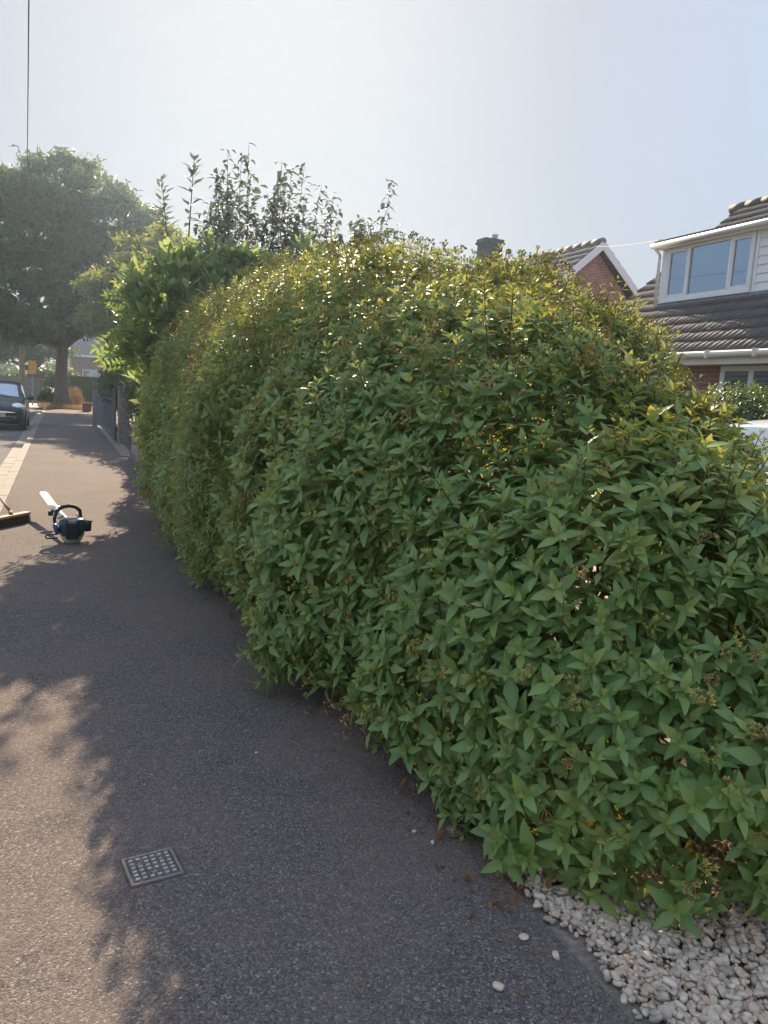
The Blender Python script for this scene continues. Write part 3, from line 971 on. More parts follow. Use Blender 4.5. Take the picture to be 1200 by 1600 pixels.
# young tree of upright shoots
yt = empty('young_tree', (3.1, 11.3, 0), 'thin upright leafy shoots of a young tree rising above the big shrub', 'young tree')
sh_par, lf_par = [], []
v, f = leaf(0.125, 0.066, ST5, 0.45, 0.3)
pl_t = arr([(v, f, 0, 0)])
v2, f2 = leaf(0.105, 0.058, ST5, 0.25, 0.5)
pl_t2 = arr([(v2, f2, 0, 0.1)])
SHOOTS = [(1.45, 8.0, 3.55, .06), (1.55, 8.1, 3.85, .02), (1.66, 8.0, 3.78, .05), (1.76, 8.1, 3.92, .03), (1.82, 8.2, 3.70, .08), (1.95, 8.1, 3.3, .1), (2.06, 8.0, 3.80, .0), (2.14, 8.1, 3.62, .05),
          (2.34, 8.1, 3.86, .08), (2.30, 8.3, 3.5, -.03), (2.58, 8.2, 3.72, .14), (2.72, 8.2, 3.62, .1), (2.86, 8.3, 3.42, .12), (3.05, 8.1, 3.38, .12), (3.27, 8.0, 3.80, .16), (3.15, 8.2, 3.3, .0),
          (1.35, 8.4, 3.2, -.05), (2.45, 8.5, 3.3, .1), (1.7, 8.5, 3.4, .0), (3.4, 8.3, 3.35, .15),
          (1.5, 8.3, 3.45, .0), (1.62, 8.3, 3.6, .1), (2.0, 8.4, 3.35, .12), (2.2, 8.3, 3.4, .0), (2.62, 8.4, 3.45, .05), (2.9, 8.5, 3.3, .1), (1.9, 8.3, 3.5, -.04), (3.1, 8.4, 3.5, .05),
          (1.48, 8.2, 3.7, .05), (1.72, 8.3, 3.55, .0), (2.08, 8.2, 3.5, .1), (2.4, 8.2, 3.6, .0), (2.52, 8.3, 3.35, .12), (2.78, 8.3, 3.2, .1), (3.0, 8.3, 3.25, .0), (3.3, 8.2, 3.5, .1), (1.3, 8.5, 3.0, .0), (2.66, 8.1, 3.5, .2)]
for i in range(20):
    x_ = prg.uniform(1.32, 3.4)
    SHOOTS.append((x_, 8.0 + prg.uniform(0, 0.7), float(np.interp(x_, [1.3, 1.5, 1.76, 2.07, 2.34, 2.62, 2.95, 3.3], [3.3, 3.75, 3.9, 3.8, 3.8, 3.7, 3.5, 3.7])) - prg.uniform(0.05, 0.5), prg.uniform(-0.05, 0.14)))
sh_par.append(tubeq([(3.1, 11.3, 0), (3.08, 11.32, 0.7), (3.11, 11.28, 1.4), (3.05, 11.3, 2.4)], [0.05, 0.045, 0.04, 0.025], 8))
for (x, y, z, lean) in SHOOTS:
    x, y, z, lean = x * 1.36, 11.2 + (y - 8.2) * 2, 1.5 + (z - 1.5) * 1.36, lean * 1.36
    b = np.array([3.1 + (x - 3.1) * 0.3, 11.3, 1.4])
    tip = np.array([x, y, z])
    kn = np.array([x - lean * 1.2, y + 0.05, 2.7])
    pts = [b]
    for t in np.linspace(0.12, 1, 12):
        q = (1 - t) ** 2 * b + 2 * t * (1 - t) * kn + t * t * tip
        pts.append(q + prg.normal(size=3) * 0.006)
    sh_par.append(tubeq(pts, list(np.linspace(0.012, 0.0025, len(pts))), 5))
    pts = np.array(pts)
    for t in np.arange(0.40, 1.0, 0.0058):
        i = t * (len(pts) - 1); i0 = int(i); p = pts[i0] + (pts[min(i0 + 1, len(pts) - 1)] - pts[i0]) * (i - i0)
        lf_par.append(p + prg.normal(size=3) * 0.04)
V = np.concatenate([a for a, _ in sh_par]); o_, Fs = 0, []
for a, q in sh_par:
    Fs.append(q + o_); o_ += len(a)
np_mesh('shoots', V, np.concatenate(Fs), M['bark'], yt)
LP = np.array(lf_par)
az = prg.random(len(LP)) * 6.28
el = np.radians(prg.uniform(-45, 35, len(LP)))
X = np.stack([np.cos(az) * np.cos(el), np.sin(az) * np.cos(el), np.sin(el)], 1)
Y_ = np.stack([-np.sin(az), np.cos(az), np.zeros(len(az))], 1) + prg.normal(size=X.shape) * 0.3
Y_ -= X * (X * Y_).sum(1)[:, None]; Y_ /= np.linalg.norm(Y_, axis=1, keepdims=True)
Rm = np.stack([X, Y_, np.cross(X, Y_)], 2)
sc = prg.uniform(0.6, 1.1, len(LP))
h = prg.random(len(LP)) < 0.6
V, F, A = join([place(pl_t, LP[h], Rm[h], sc[h], prg), place(pl_t2, LP[~h], Rm[~h], sc[~h], prg)])
np_mesh('foliage', V, F, M['pear'], yt, A)
fix_parent(yt)
# narrow-leaved tall plant: two leafy spikes
def spike(rg, n=9, L=0.21, w=0.078, gap=0.078):
    ps, az = [], 0
    for k in range(n):
        for s in range(4):
            if rg.random() < 0.22: continue
            l = L * (1 - 0.4 * k / n) * rg.uniform(0.7, 1.1)
            v, f = leaf(l, w * l / L, ST3, 0.05, 0.3)
            ps.append((rot_leaf(v, az + s * 1.57 + rg.uniform(-.3, .3), R(8 + 44 * k / n + rg.uniform(-20, 20)), (rg.normal() * 0.02, rg.normal() * 0.02, k * gap + rg.uniform(-.02, .02))), f, len(ps), 0.2 * k / n))
        az += 1.05 + rg.uniform(-.4, .4)
    tv, tf = tubeq([(0, 0, -0.9), (0, 0, 0), (0, 0, n * gap)], [0.012, 0.008, 0.003], 5)
    ps.append((tv, tf, 63, 0.0))
    return arr(ps)
nl = empty('narrow_leaved_bush', (1.6, 11.4, 0), 'tall bush with spikes of narrow leaves left of the thin shoots', 'bush')
sp3 = [spike(prg) for _ in range(3)]
P = np.array([(1.28, 10.6, 3.45), (1.55, 10.5, 3.62), (1.42, 10.8, 3.0), (1.72, 10.7, 3.0), (1.15, 10.9, 2.8), (1.85, 10.4, 3.05), (1.3, 11.2, 2.6), (1.6, 11.2, 2.7)])
G = np.array([(-.12, 0, 1), (.05, 0, 1), (-.25, 0, 1), (.25, 0, 1), (-.4, -.1, 1), (.35, -.1, 1), (-.2, 0, 1), (.1, 0, 1.0)])
scatter('foliage', sp3, P, G, prg.uniform(0.95, 1.2, len(P)), prg, M['pear'], nl)
st_ = []
for p, g in zip(P, G):
    st_.append(tubeq([(1.6 + prg.normal() * .05, 11.4, 0), (1.55, 11.3, 1.2), tuple(p - 0.6 * g), tuple(p)], [0.03, 0.025, 0.012, 0.008], 6))
o_, Fs = 0, []
for a, q in st_:
    Fs.append(q + o_); o_ += len(a)
np_mesh('stems', np.concatenate([a for a, _ in st_]), np.concatenate(Fs), M['bark'], nl)
fix_parent(nl)

# garden tree behind the gate, hanging shrub over the gate
def small_leaf(L, w, n=5, rg=prg, sp=0.5):
    ps = []
    for i in range(n):
        v, f = leaf(L * rg.uniform(0.7, 1.2), w * rg.uniform(0.8, 1.2), ST3, rg.uniform(0, 0.4), rg.uniform(0.1, 0.4))
        ps.append((rot_leaf(v, i * 2.4, R(rg.uniform(-10, 60)), (0, 0, i * L * sp)), f, i, 0))
    return arr(ps)
gtm = [small_leaf(0.12, 0.055, 6) for _ in range(4)]
blob_plant('gate_shrub', 'dark green shrub trailing over the timber panel and gate', 'shrub', (2.0, 22.2, 0),
           [((1.85, 22.0, 1.75), (0.52, 1.5, 0.75)), ((2.25, 19.2, 1.35), (0.55, 1.2, 0.9)), ((1.65, 24.2, 1.35), (0.34, 1.1, 0.50)), ((2.6, 17.4, 1.3), (0.6, 1.0, 1.1))],
           gtm, M['street'], 45, ((1.0, 1.0), (0.75, 0.6)), prg, 71, up=0.2, jit=0.6, bumpy=0.25, stems=8)

# ------------------------------------------------------------------ trees
def tree(name, label, base, trunk_r, fork_z, lobes, per, leafsize, mat, rg, seed, limbs=9, group=None, mt=None):
    root = empty(name, base, label, 'tree', group)
    b = np.array(base, float)
    tk = MB()
    pts = [b + np.array([0, 0, z]) + np.array([math.sin(z * 1.3 + seed) * 0.05, 0, 0]) * min(z, 1) for z in np.linspace(0, fork_z, 7)]
    rr = [trunk_r * (1.55 if i == 0 else 1.12 if i == 1 else 1.0 - 0.05 * i) for i in range(7)]
    tk.tube(pts, rr, 14)
    tk.build('trunk', mt or M['bark'], root, smooth=True)
    lm = MB()
    ends = []
    for i in range(limbs):
        c, r = lobes[i % len(lobes)]
        tip = np.array(c) + np.array(r) * rg.uniform(-0.35, 0.45, 3)
        s = np.array(pts[-1]) - np.array([0, 0, rg.uniform(0, fork_z * 0.15)])
        mid = s * 0.5 + tip * 0.5 + np.array([0, 0, 0.1 * (tip[2] - s[2])]) + rg.normal(size=3) * 0.25
        lr = trunk_r * rg.uniform(0.35, 0.55)
        lm.tube([s, (s + mid) / 2, mid, (mid + tip) / 2 + rg.normal(size=3) * 0.15, tip], [lr, lr * .85, lr * .65, lr * .45, lr * .18], 8)
        for q in range(6):
            st0 = mid + (tip - mid) * rg.uniform(0, 0.9)
            e = np.array(c) + np.array(r) * rg.normal(size=3) * 0.5
            lm.tube([st0, (st0 + e) / 2 + rg.normal(size=3) * 0.15, e], [lr * .35, lr * .22, lr * .06], 5)
    lm.build('limbs', mt or M['bark'], root, smooth=True)
    # clusters of leaves over each lobe's shell and inside
    PP, CC = [], []
    for c, r in lobes:
        nc = max(10, int(per[0] * (r[0] * r[1] + r[0] * r[2] + r[1] * r[2]) / 3))
        d = rg.normal(size=(nc, 3)); d /= np.linalg.norm(d, axis=1, keepdims=True)
        d[:, 2] = np.where(d[:, 2] < -0.35, d[:, 2] * 0.5, d[:, 2])
        cen = np.array(c) + np.array(r) * d * rg.uniform(0.72, 1.12, nc)[:, None]
        for q in cen:
            k = int(per[1] * rg.uniform(0.6, 1.3))
            g = rg.normal(size=(k, 3)) * np.array([1, 1, 0.5]) * per[2]
            PP.append(q + g); CC.append(np.full(k, rg.random()))
    P = np.concatenate(PP); cr2 = np.concatenate(CC)
    G = rg.normal(size=P.shape) * 0.7 + np.array([0, 0, 0.6])
    lv = []
    for _ in range(3):
        ps = []
        for i in range(3):
            v, f = leaf(leafsize * rg.uniform(0.8, 1.2), leafsize * 0.5, ST3, 0.2, 0.2)
            ps.append((rot_leaf(v, i * 2.1, R(rg.uniform(-10, 40)), (0, 0, i * leafsize * 0.2)), f, i, 0))
        lv.append(arr(ps))
    scatter('crown', lv, P, G, rg.uniform(0.7, 1.25, len(P)), rg, mat, root, np.clip(cr2 * 0.7 + rg.random(len(P)) * 0.3, 0, 1))
    fix_parent(root)
    return root

trg = np.random.default_rng(31)
tree('street_tree', 'tall spreading street tree with a thick trunk at the end of the pavement', (0.15, 44.6, 0), 0.36, 3.6,
     [((0.6, 44.5, 10.6), (2.5, 2.6, 1.7)), ((-2.0, 44.4, 10.0), (1.8, 2.0, 1.5)), ((-4.6, 44.2, 9.9), (2.3, 2.4, 2.0)), ((2.6, 44.8, 9.5), (2.1, 2.2, 1.7)), ((-1.2, 43.8, 6.6), (2.4, 2.2, 1.3)), ((1.6, 44.0, 5.9), (1.7, 1.8, 1.1)), ((-5.6, 44.5, 6.4), (2.5, 2.5, 1.8)), ((-3.4, 43.6, 4.6), (2.2, 2.0, 0.9)), ((4.0, 45.2, 8.9), (1.0, 1.4, 1.3)), ((-0.6, 43.2, 4.4), (1.3, 1.5, 0.7)), ((3.3, 44.6, 6.4), (1.1, 1.4, 0.9)), ((1.0, 44.3, 8.0), (1.9, 2.0, 1.0)), ((-3.0, 44.0, 7.8), (2.2, 2.0, 1.0)), ((-5.4, 43.8, 4.5), (2.0, 1.9, 0.9)), ((1.7, 43.8, 4.5), (1.3, 1.5, 0.7)), ((-1.9, 43.4, 3.9), (1.2, 1.5, 0.5))],
     (6.0, 120, 0.45), 0.27, M['street'], trg, 3, limbs=33)
tree('garden_tree', 'bushy light green garden tree between the driveway gate and the street tree', (3.3, 32.5, 0), 0.16, 1.6,
     [((2.3, 32.2, 4.4), (1.3, 1.5, 1.3)), ((3.2, 32.6, 5.9), (1.5, 1.6, 1.2)), ((1.7, 31.9, 3.4), (0.9, 1.3, 0.7)), ((4.6, 32.4, 4.6), (1.6, 1.6, 1.6)), ((2.9, 31.8, 2.9), (1.0, 1.2, 0.8)), ((1.6, 32.2, 5.0), (0.6, 0.8, 0.5)), ((4.2, 32.6, 6.9), (0.9, 1.0, 0.7))],
     (9.0, 110, 0.26), 0.17, M['garden'], trg, 9, limbs=14)
tree('background_tree', 'dark leafy tree beyond the grey fence on the far left', (-9.5, 66, 0), 0.3, 3.0,
     [((-9.5, 66, 5.5), (4.5, 3.5, 3.6)), ((-5.2, 68, 4.6), (3.2, 2.5, 2.8)), ((-12.5, 66, 6), (3, 3, 4))],
     (3.2, 90, 0.55), 0.32, M['street'], trg, 5, limbs=9)
tree('background_tree', 'dark bushy tree behind the pinkish wall and the yellow sign', (-1.6, 68, 0), 0.22, 2.2,
     [((-1.4, 68, 4.0), (2.6, 2.2, 2.0)), ((-3.6, 68.5, 3.4), (2.2, 2.0, 1.8))],
     (3.6, 80, 0.45), 0.28, M['street'], trg, 6, limbs=7)
# low wood closing the horizon
n = 9000
a = trg.uniform(R(-75), R(75), n)
rr = trg.uniform(120, 150, n)
P = np.stack([np.sin(a) * rr, np.cos(a) * rr, trg.random(n) ** 1.3 * (3.6 + 1.2 * np.sin(a * 23) + 1.0 * np.sin(a * 57))], 1)
big = [small_leaf(1.5, 0.8, 5, trg, 0.3) for _ in range(3)]
tag(scatter('far_wood', big, P, trg.normal(size=P.shape) + np.array([0, 0, .5]), trg.uniform(0.6, 1.2, n), trg, M['street'], None),
    'low line of distant trees along the horizon', 'wood', kind='stuff')

# ------------------------------------------------------------------ dry verge grass, background street furniture
n = 4200
P = np.stack([trg.uniform(-0.95, 1.55, n), trg.uniform(43.3, 46.9, n), np.full(n, 0.02)], 1)
bl = []
for k in range(3):
    v, f = leaf(trg.uniform(0.18, 0.32), 0.02, ST3, 0.3, 0.1, 0.2)
    v = np.stack([-v[:, 2], v[:, 1], v[:, 0]], 1)
    bl.append(arr([(v, f, 0, 0)]))
tag(scatter('dry_grass', bl, P, trg.normal(size=P.shape) * 0.45 + np.array([0, 0, 1]), trg.uniform(0.6, 1.3, n), trg, M['straw'], None),
    'straw coloured dry grass around the foot of the street tree', 'grass', kind='stuff')
db = [small_leaf(0.06, 0.02, 6, trg, 0.8) for _ in range(3)]
blob_plant('dry_bush', 'straw coloured withered bush right of the street tree trunk', 'bush', (0.95, 45.4, 0),
           [((0.80, 45.4, 0.50), (0.13, 0.3, 0.55)), ((0.95, 45.6, 0.4), (0.12, 0.2, 0.4))], db, M['straw'], 260, ((1.0, 1.0), (0.7, 0.6)), trg, 81, up=0.6, jit=0.5, stems=6, sr=0.012, bumpy=0.03)
dg = [small_leaf(0.09, 0.05, 6, trg) for _ in range(3)]
blob_plant('clipped_bush', 'small dark green bush on the dry grass left of the trunk', 'bush', (-0.55, 46.2, 0),
           [((-0.55, 46.2, 0.42), (0.38, 0.4, 0.42))], dg, M['street'], 170, ((1.0, 1.0), (0.75, 0.7)), trg, 82, stems=5, sr=0.012, bumpy=0.05)

pt = empty('planter', (1.27, 41.2, 0), 'brown square planter standing by the far gate post', 'planter')
MB().prism([(-.2, -.2), (.2, -.2), (.2, .2), (-.2, .2)], 0.0, 0.36).build('tub', M['terracotta'], pt, bev=0.02)
MB().b2((-.23, -.23, .36), (.23, .23, .42)).build('rim', M['terracotta'], pt, bev=0.012)
MB().b2((-.18, -.18, .421), (.18, .18, .435)).build('soil', M['soil'], pt)

fn = empty('green_fence', (2.0, 50.0, -0.14), 'plain dark green board fence beyond the street tree', 'fence')
f_ = MB()
for i in range(16):
    f_.box((-1.25 + i * 0.2, 0, 1.0), (0.19, 0.03, 1.78))
f_.build('boards', M['green_board'], fn)
MB().box((0.25, -0.0, 1.905), (3.3, 0.08, 0.04)).build('capping', M['post'], fn)
for z_ in (0.5, 1.5):
    MB().box((0.25, 0.03, z_), (3.2, 0.028, 0.1)).build('rail', M['green_board'], fn)

gf = empty('grey_fence', (-5.0, 57.5, -0.14), 'grey board fence across the side road behind the dark car', 'fence')
f_ = MB()
for i in range(40):
    f_.box((-4.0 + i * 0.2, 0, 0.85), (0.192, 0.03, 1.7 + 0.02 * (i % 2)))
f_.build('boards', M['grey_board'], gf)
for i in range(5):
    MB().box((-4.0 + i * 1.95, 0.06, 0.9), (0.1, 0.088, 1.8)).build('post', M['grey_board'], gf)
pw = empty('boundary_wall', (0.3, 58.2, -0.14), 'low pinkish boundary wall below the hedge across the side road', 'wall')
MB().box((-0.9, 0, 0.5), (3.6, 0.22, 1.0)).build('wall_face', M['pink_wall'], pw, bev=0.01)
MB().box((-0.9, 0, 1.03), (3.7, 0.30, 0.06)).build('coping', M['pink_wall'], pw, bev=0.01)
MB().box((0.05, -0.18, 0.52), (0.34, 0.13, 1.04)).build('pier', M['red_wall'], pw)
hg = [small_leaf(0.12, 0.07, 6, trg) for _ in range(3)]
blob_plant('wall_hedge', 'green hedge with pale flowers on top of the pinkish wall', 'hedge', (0.0, 59.2, 0),
           [((-0.9, 59.1, 1.25), (1.0, 0.6, 0.75)), ((0.5, 59.1, 1.2), (0.9, 0.6, 0.7)), ((-2.2, 59.1, 1.1), (0.8, 0.6, 0.6))], hg, M['hedge'], 60, ((1.0, 1.0), (0.75, 0.7)), trg, 83, stems=6, bumpy=0.2)

sg = empty('road_sign', (-1.44, 50.4, -0.1), 'yellow rectangular road sign on a thin grey post by the utility pole', 'road sign')
MB().tube([(0, 0, 0), (0, 0, 2.62)], 0.038, 8).build('post', M['grey_metal'], sg, smooth=True)
pb = MB().box((0, -0.05, 2.22), (0.43, 0.02, 0.80)).build('panel', M['sign_yellow'], sg, bev=0.004)
mk = MB()
mk.box((0, -0.063, 2.58), (0.40, 0.004, 0.03)).box((0, -0.063, 1.86), (0.40, 0.004, 0.03)).box((-0.19, -0.063, 2.22), (0.03, 0.004, 0.69)).box((0.19, -0.063, 2.22), (0.03, 0.004, 0.69))
mk.box((0, -0.063, 2.36), (0.20, 0.004, 0.035), mat=Matrix.Translation((0, -0.063, 2.36)) @ Matrix.Rotation(0.5, 4, 'Y'))
mk.box((0, -0.063, 2.12), (0.22, 0.004, 0.035), mat=Matrix.Translation((0.01, -0.063, 2.12)) @ Matrix.Rotation(-0.6, 4, 'Y'))
mk.build('markings', M['sign_mark'], sg)
up_ = empty('utility_pole', (-2.0, 50.2, -0.1), 'brown wooden utility pole disappearing into the street tree', 'utility pole')
MB().tube([(0, 0, 0), (0.02, 0, 4), (0.06, 0, 8.6)], [0.16, 0.145, 0.11], 12).build('pole', M['pole'], up_, smooth=True)
MB().box((0.06, 0, 8.2), (1.3, 0.10, 0.10)).build('crossarm', M['pole'], up_, bev=0.01)
def wire(label, p, q, sag, r):
    p, q = Vector(p), Vector(q)
    pts = []
    for i in range(25):
        t = i / 24
        v = p.lerp(q, t); v.z -= sag * 4 * t * (1 - t)
        pts.append(v)
    tag(MB().tube(pts, r, 6).build('overhead_wire', M['wire'], smooth=True), label, 'wire')
wire('thin overhead wire running up the sky from the utility pole', (-1.70, 50.2, 8.15), (-0.21, 8.0, 6.3), 0.0, 0.010)
wire('thin wire strung from the white dormer corner to the gabled house', (14.6, 19.6, 6.35), (11.15, 12.72, 4.99), 0.05, 0.005)

fh = empty('distant_house', (5.5, 84, 0), 'distant brick house with a pale roof edge beyond the green fence', 'house')
MB().b2((-4.4, -3, -0.14), (4.4, 3, 4.0)).build('walls', M['brick_g'], fh)
r_ = MB()
r_.add([(-4.8, -3.3, 4.0), (4.8, -3.3, 4.0), (4.8, 0, 6.4), (-4.8, 0, 6.4), (-4.8, 3.3, 4.0), (4.8, 3.3, 4.0), (-4.8, -3.3, 3.8), (4.8, -3.3, 3.8), (4.8, 3.3, 3.8), (-4.8, 3.3, 3.8)],
       [(0, 1, 2, 3), (3, 2, 5, 4), (0, 3, 4, 9, 6), (1, 7, 8, 5, 2), (6, 7, 1, 0), (9, 4, 5, 8), (6, 9, 8, 7)]).build('roof', M['tile_far'], fh)
MB().b2((-4.7, -3.36, 3.78), (4.7, -3.305, 3.98)).build('fascia', M['white_upvc'], fh)
for x in (-2.6, 1.2):
    w_ = MB().b2((x - .8, -3.06, 1.2), (x + .8, -3.003, 2.6)).build('window', M['white_upvc'], fh)
    MB().b2((x - .72, -3.075, 1.28), (x - .04, -3.062, 2.52)).b2((x + .04, -3.075, 1.28), (x + .72, -3.062, 2.52)).build('pane', M['glass'], w_)

# ------------------------------------------------------------------ houses on the right
def tile_slope(p0, along, upv, width, length, course=0.31, rib=0.135, amp=0.018, step=0.03, tight=6):
    """corrugated interlocking tiles in stepped courses; p0 = lower corner"""
    p0, along, upv = np.array(p0, float), np.array(along, float), np.array(upv, float)
    nrm = np.cross(along, upv)
    if nrm[2] < 0: nrm = -nrm
    nx = int(width / rib * tight) + 1
    xs = np.linspace(0, width, nx)
    nc = int(math.ceil(length / course))
    V, F = [], []
    rgt = np.random.default_rng(3)
    for c in range(nc):
        s0, s1 = c * course, min((c + 1) * course + 0.02, length)
        ph = 0.0
        prof = amp * np.abs(np.cos(np.pi * (xs / rib + ph))) ** 0.7
        jit = np.repeat(rgt.normal(size=nx // tight + 2) * 0.003, tight)[:nx]
        for (s, h) in ((s0, -0.03), (s0, step), (s1, 0.0)):
            V.append(p0 + along * xs[:, None] + upv * s + nrm * ((prof if h > -0.01 else prof * 0) + jit + h)[:, None])
        b = c * 3 * nx
        i = np.arange(nx - 1)
        for k in (0, 1):
            F.append(np.stack([b + k * nx + i, b + k * nx + i + 1, b + (k + 1) * nx + i + 1, b + (k + 1) * nx + i], 1))
    return np.concatenate(V), np.concatenate(F)

def two_slopes(name, xe, ze, xr, zr, y0, y1, mat, parent, **kw):
    """both slopes of a roof whose ridge runs along the street"""
    L = math.hypot(xr - xe, zr - ze)
    u = ((xr - xe) / L, 0, (zr - ze) / L)
    V1, F1 = tile_slope((xe, y0, ze), (0, 1, 0), u, y1 - y0, L, **kw)
    V2, F2 = tile_slope((2 * xr - xe, y0, ze), (0, 1, 0), (-u[0], 0, u[2]), y1 - y0, L, **kw)
    return np_mesh(name, np.concatenate([V1, V2]), np.concatenate([F1, F2 + len(V1)]), mat, parent, smooth=False)

XE, ZE, XR, ZR = 9.9, 2.60, 14.6, 6.40
SL = (ZR - ZE) / (XR - XE)
h1 = empty('dormer_house', (14.6, 8.0, 0), 'brick house with a white dormer window in its dark tiled roof', 'house')
hw = MB().b2((10.22, 2.0, 0.0), (18.98, 13.95, 2.46))
hw.build('walls', M['brick'], h1)
two_slopes('roof', XE, ZE, XR, ZR, 1.8, 14.1, M['tile'], h1)
gb = MB().prism([(10.3, 2.45), (18.9, 2.45), (14.6, 6.22)], -13.9, -2.1, Matrix.Rotation(math.pi / 2, 4, 'X'))
gb.build('gable_walls', M['brick_g'], h1)
rt = MB()
y = 1.8
while y < 14.1:
    rt.tube([(XR, y, ZR - 0.02), (XR, y + 0.44, ZR - 0.02)], [0.12, 0.125], 10)
    y += 0.45
rt.build('ridge_tiles', M['tile'], h1, smooth=True)
MB().b2((9.86, 1.8, 2.38), (9.90, 14.08, 2.60)).b2((9.903, 1.8, 2.385), (10.22, 14.08, 2.41)).build('fascia', M['cream'], h1)
gu = MB()
gu.tube([(9.80, 1.8, 2.54), (9.80, 14.1, 2.54)], 0.055, 12)
for k in range(13):
    gu.box((9.80, 2.2 + k * 0.95, 2.54), (0.135, 0.05, 0.13))
gu.build('gutter', M['cream'], h1, smooth=False)
# ground-floor window with slatted shutters
w1 = MB()
wy0, wy1, wz0, wz1 = 6.6, 9.84, 1.10, 2.375
fx0, fx1 = 10.14, 10.218
w1.b2((fx0, wy0, wz0), (fx1, wy1, wz0 + 0.09)).b2((fx0, wy0, wz1 - 0.09), (fx1, wy1, wz1))
for yy_ in (wy0, 7.3, 9.16, wy1 - 0.1):
    w1.b2((fx0 - 0.003, yy_, wz0 + 0.09), (fx1, yy_ + 0.1, wz1 - 0.09))
win = w1.build('window', M['white_upvc'], h1, bev=0.006)
sl = MB()
for (a_, b_2) in ((6.7, 7.3), (7.4, 9.16), (9.26, 9.74)):
    for k in range(13):
        sl.box((0, 0, 0), (0.06, b_2 - a_ - 0.01, 0.009), mat=Matrix.Translation((10.195, (a_ + b_2) / 2, 1.24 + k * 0.084)) @ Matrix.Rotation(0.6, 4, 'Y'))
sl.build('shutter_slats', M['white_upvc'], win)
MB().b2((10.2165, 6.7, 1.19), (10.2185, 9.74, 2.285)).build('dark_room_sheet', M['black_plastic'], win)  # black sheet whose colour stands for the unlit room behind the slats
MB().b2((10.152, 6.7, 1.19), (10.157, 7.3, 2.285)).b2((10.152, 7.4, 1.19), (10.157, 9.16, 2.285)).b2((10.152, 9.26, 1.19), (10.157, 9.74, 2.285)).build('pane', M['glass_clear'], win)
MB().b2((10.10, wy0 - .04, wz0 - .05), (10.20, wy1 + .04, wz0 - .002)).build('sill', M['white_upvc'], win)
# dormer
DX, DY1, DY0, DZ0, DZ1 = 11.2, 12.70, 6.0, 3.62, 4.90
dm = MB()
dm.b2((DX + 0.03, DY0, 2.9), (13.4, DY1 - 0.03, DZ1 - 0.02))
dorm = dm.build('dormer', M['white_upvc'], h1)
cl = MB()
z = 3.74
while z < 4.86:
    cl.add([(DX + 0.03, DY0, z), (DX + 0.03, 10.34, z), (DX + 0.006, 10.34, z + 0.004), (DX + 0.006, DY0, z + 0.004), (DX + 0.026, DY0, z + 0.148), (DX + 0.026, 10.34, z + 0.148)],
           [(0, 1, 2, 3), (3, 2, 5, 4)])
    z += 0.15
cl.build('cladding', M['white_upvc'], dorm)
MB().b2((DX - 0.006, 12.56, 3.70), (DX + 0.034, 12.70, 4.86)).build('corner_trim', M['white_upvc'], dorm, bev=0.004)
MB().b2((DX - 0.004, 10.34, 3.70), (DX + 0.034, 10.40, 4.86)).build('window_trim', M['white_upvc'], dorm, bev=0.004)
dw = MB()
a0, a1, b0, b1 = 10.42, 12.54, 3.78, 4.78
dw.b2((DX - 0.03, a0, b0), (DX + 0.034, a1, b0 + 0.065)).b2((DX - 0.03, a0, b1 - 0.06), (DX + 0.034, a1, b1))
for (q0, q1) in ((a0, a0 + .05), (10.93 - .03, 10.93 + .03), (11.95 - .03, 11.95 + .03), (a1 - .05, a1)):
    dw.b2((DX - 0.034, q0, b0 + 0.065), (DX + 0.034, q1, b1 - 0.06))
dwo = dw.build('window', M['white_upvc'], dorm, bev=0.006)
# opening side lights stand a little proud
for (q0, q1) in ((a0 + .05, 10.90), (11.98, a1 - .05)):
    sf = MB()
    sf.b2((DX - 0.026, q0 + .002, b0 + .067), (DX + .03, q0 + .035, b1 - .062)).b2((DX - 0.026, q1 - .035, b0 + .067), (DX + .03, q1 - .002, b1 - .062))
    sf.b2((DX - 0.024, q0 + .037, b0 + .067), (DX + .03, q1 - .037, b0 + .10)).b2((DX - 0.024, q0 + .037, b1 - .095), (DX + .03, q1 - .037, b1 - .062))
    sf.build('sash', M['white_upvc'], dwo, bev=0.004)

MB().b2((DX + 0.004, a0 + .05, b0 + .065), (DX + 0.012, 10.90, b1 - .06)).b2((DX + 0.004, 10.96, b0 + .065), (DX + 0.012, 11.92, b1 - .06)).b2((DX + 0.004, 11.98, b0 + .065), (DX + 0.012, a1 - .05, b1 - .06)).build('pane', M['glass'], dwo)
MB().b2((DX - 0.05, a0 - .02, b0 - .045), (DX + 0.0, a1 + .02, b0 - .002)).build('sill', M['white_upvc'], dwo)
MB().b2((DX - 0.16, DY0 - .1, DZ1), (13.6, DY1 + 0.10, DZ1 + 0.05)).build('dormer_roof', M['felt'], dorm, bev=0.006)
MB().b2((DX - 0.13, DY0, DZ1 - 0.13), (DX - 0.09, DY1 + 0.07, DZ1 - 0.002)).b2((DX - 0.088, DY0, DZ1 - 0.12), (DX + 0.03, DY1 + 0.05, DZ1 - 0.10)).build('dormer_fascia', M['white_upvc'], dorm)
dg_ = MB()
dg_.tube([(DX - 0.19, DY0, DZ1 - 0.05), (DX - 0.19, DY1 + 0.14, DZ1 - 0.05)], 0.05, 10)
dg_.build('dormer_gutter', M['white_upvc'], dorm, smooth=True)
MB().tube([(DX - 0.18, DY1 + 0.06, DZ1 - 0.08), (DX - 0.05, DY1 + 0.03, DZ1 - 0.22), (DX - 0.05, DY1 + 0.03, 3.55)], 0.032, 8).build('downpipe', M['white_upvc'], dorm, smooth=True)
MB().b2((DX - 0.02, DY0, 3.30), (DX + 0.028, DY1, 3.735)).build('flashing', M['lead'], dorm)

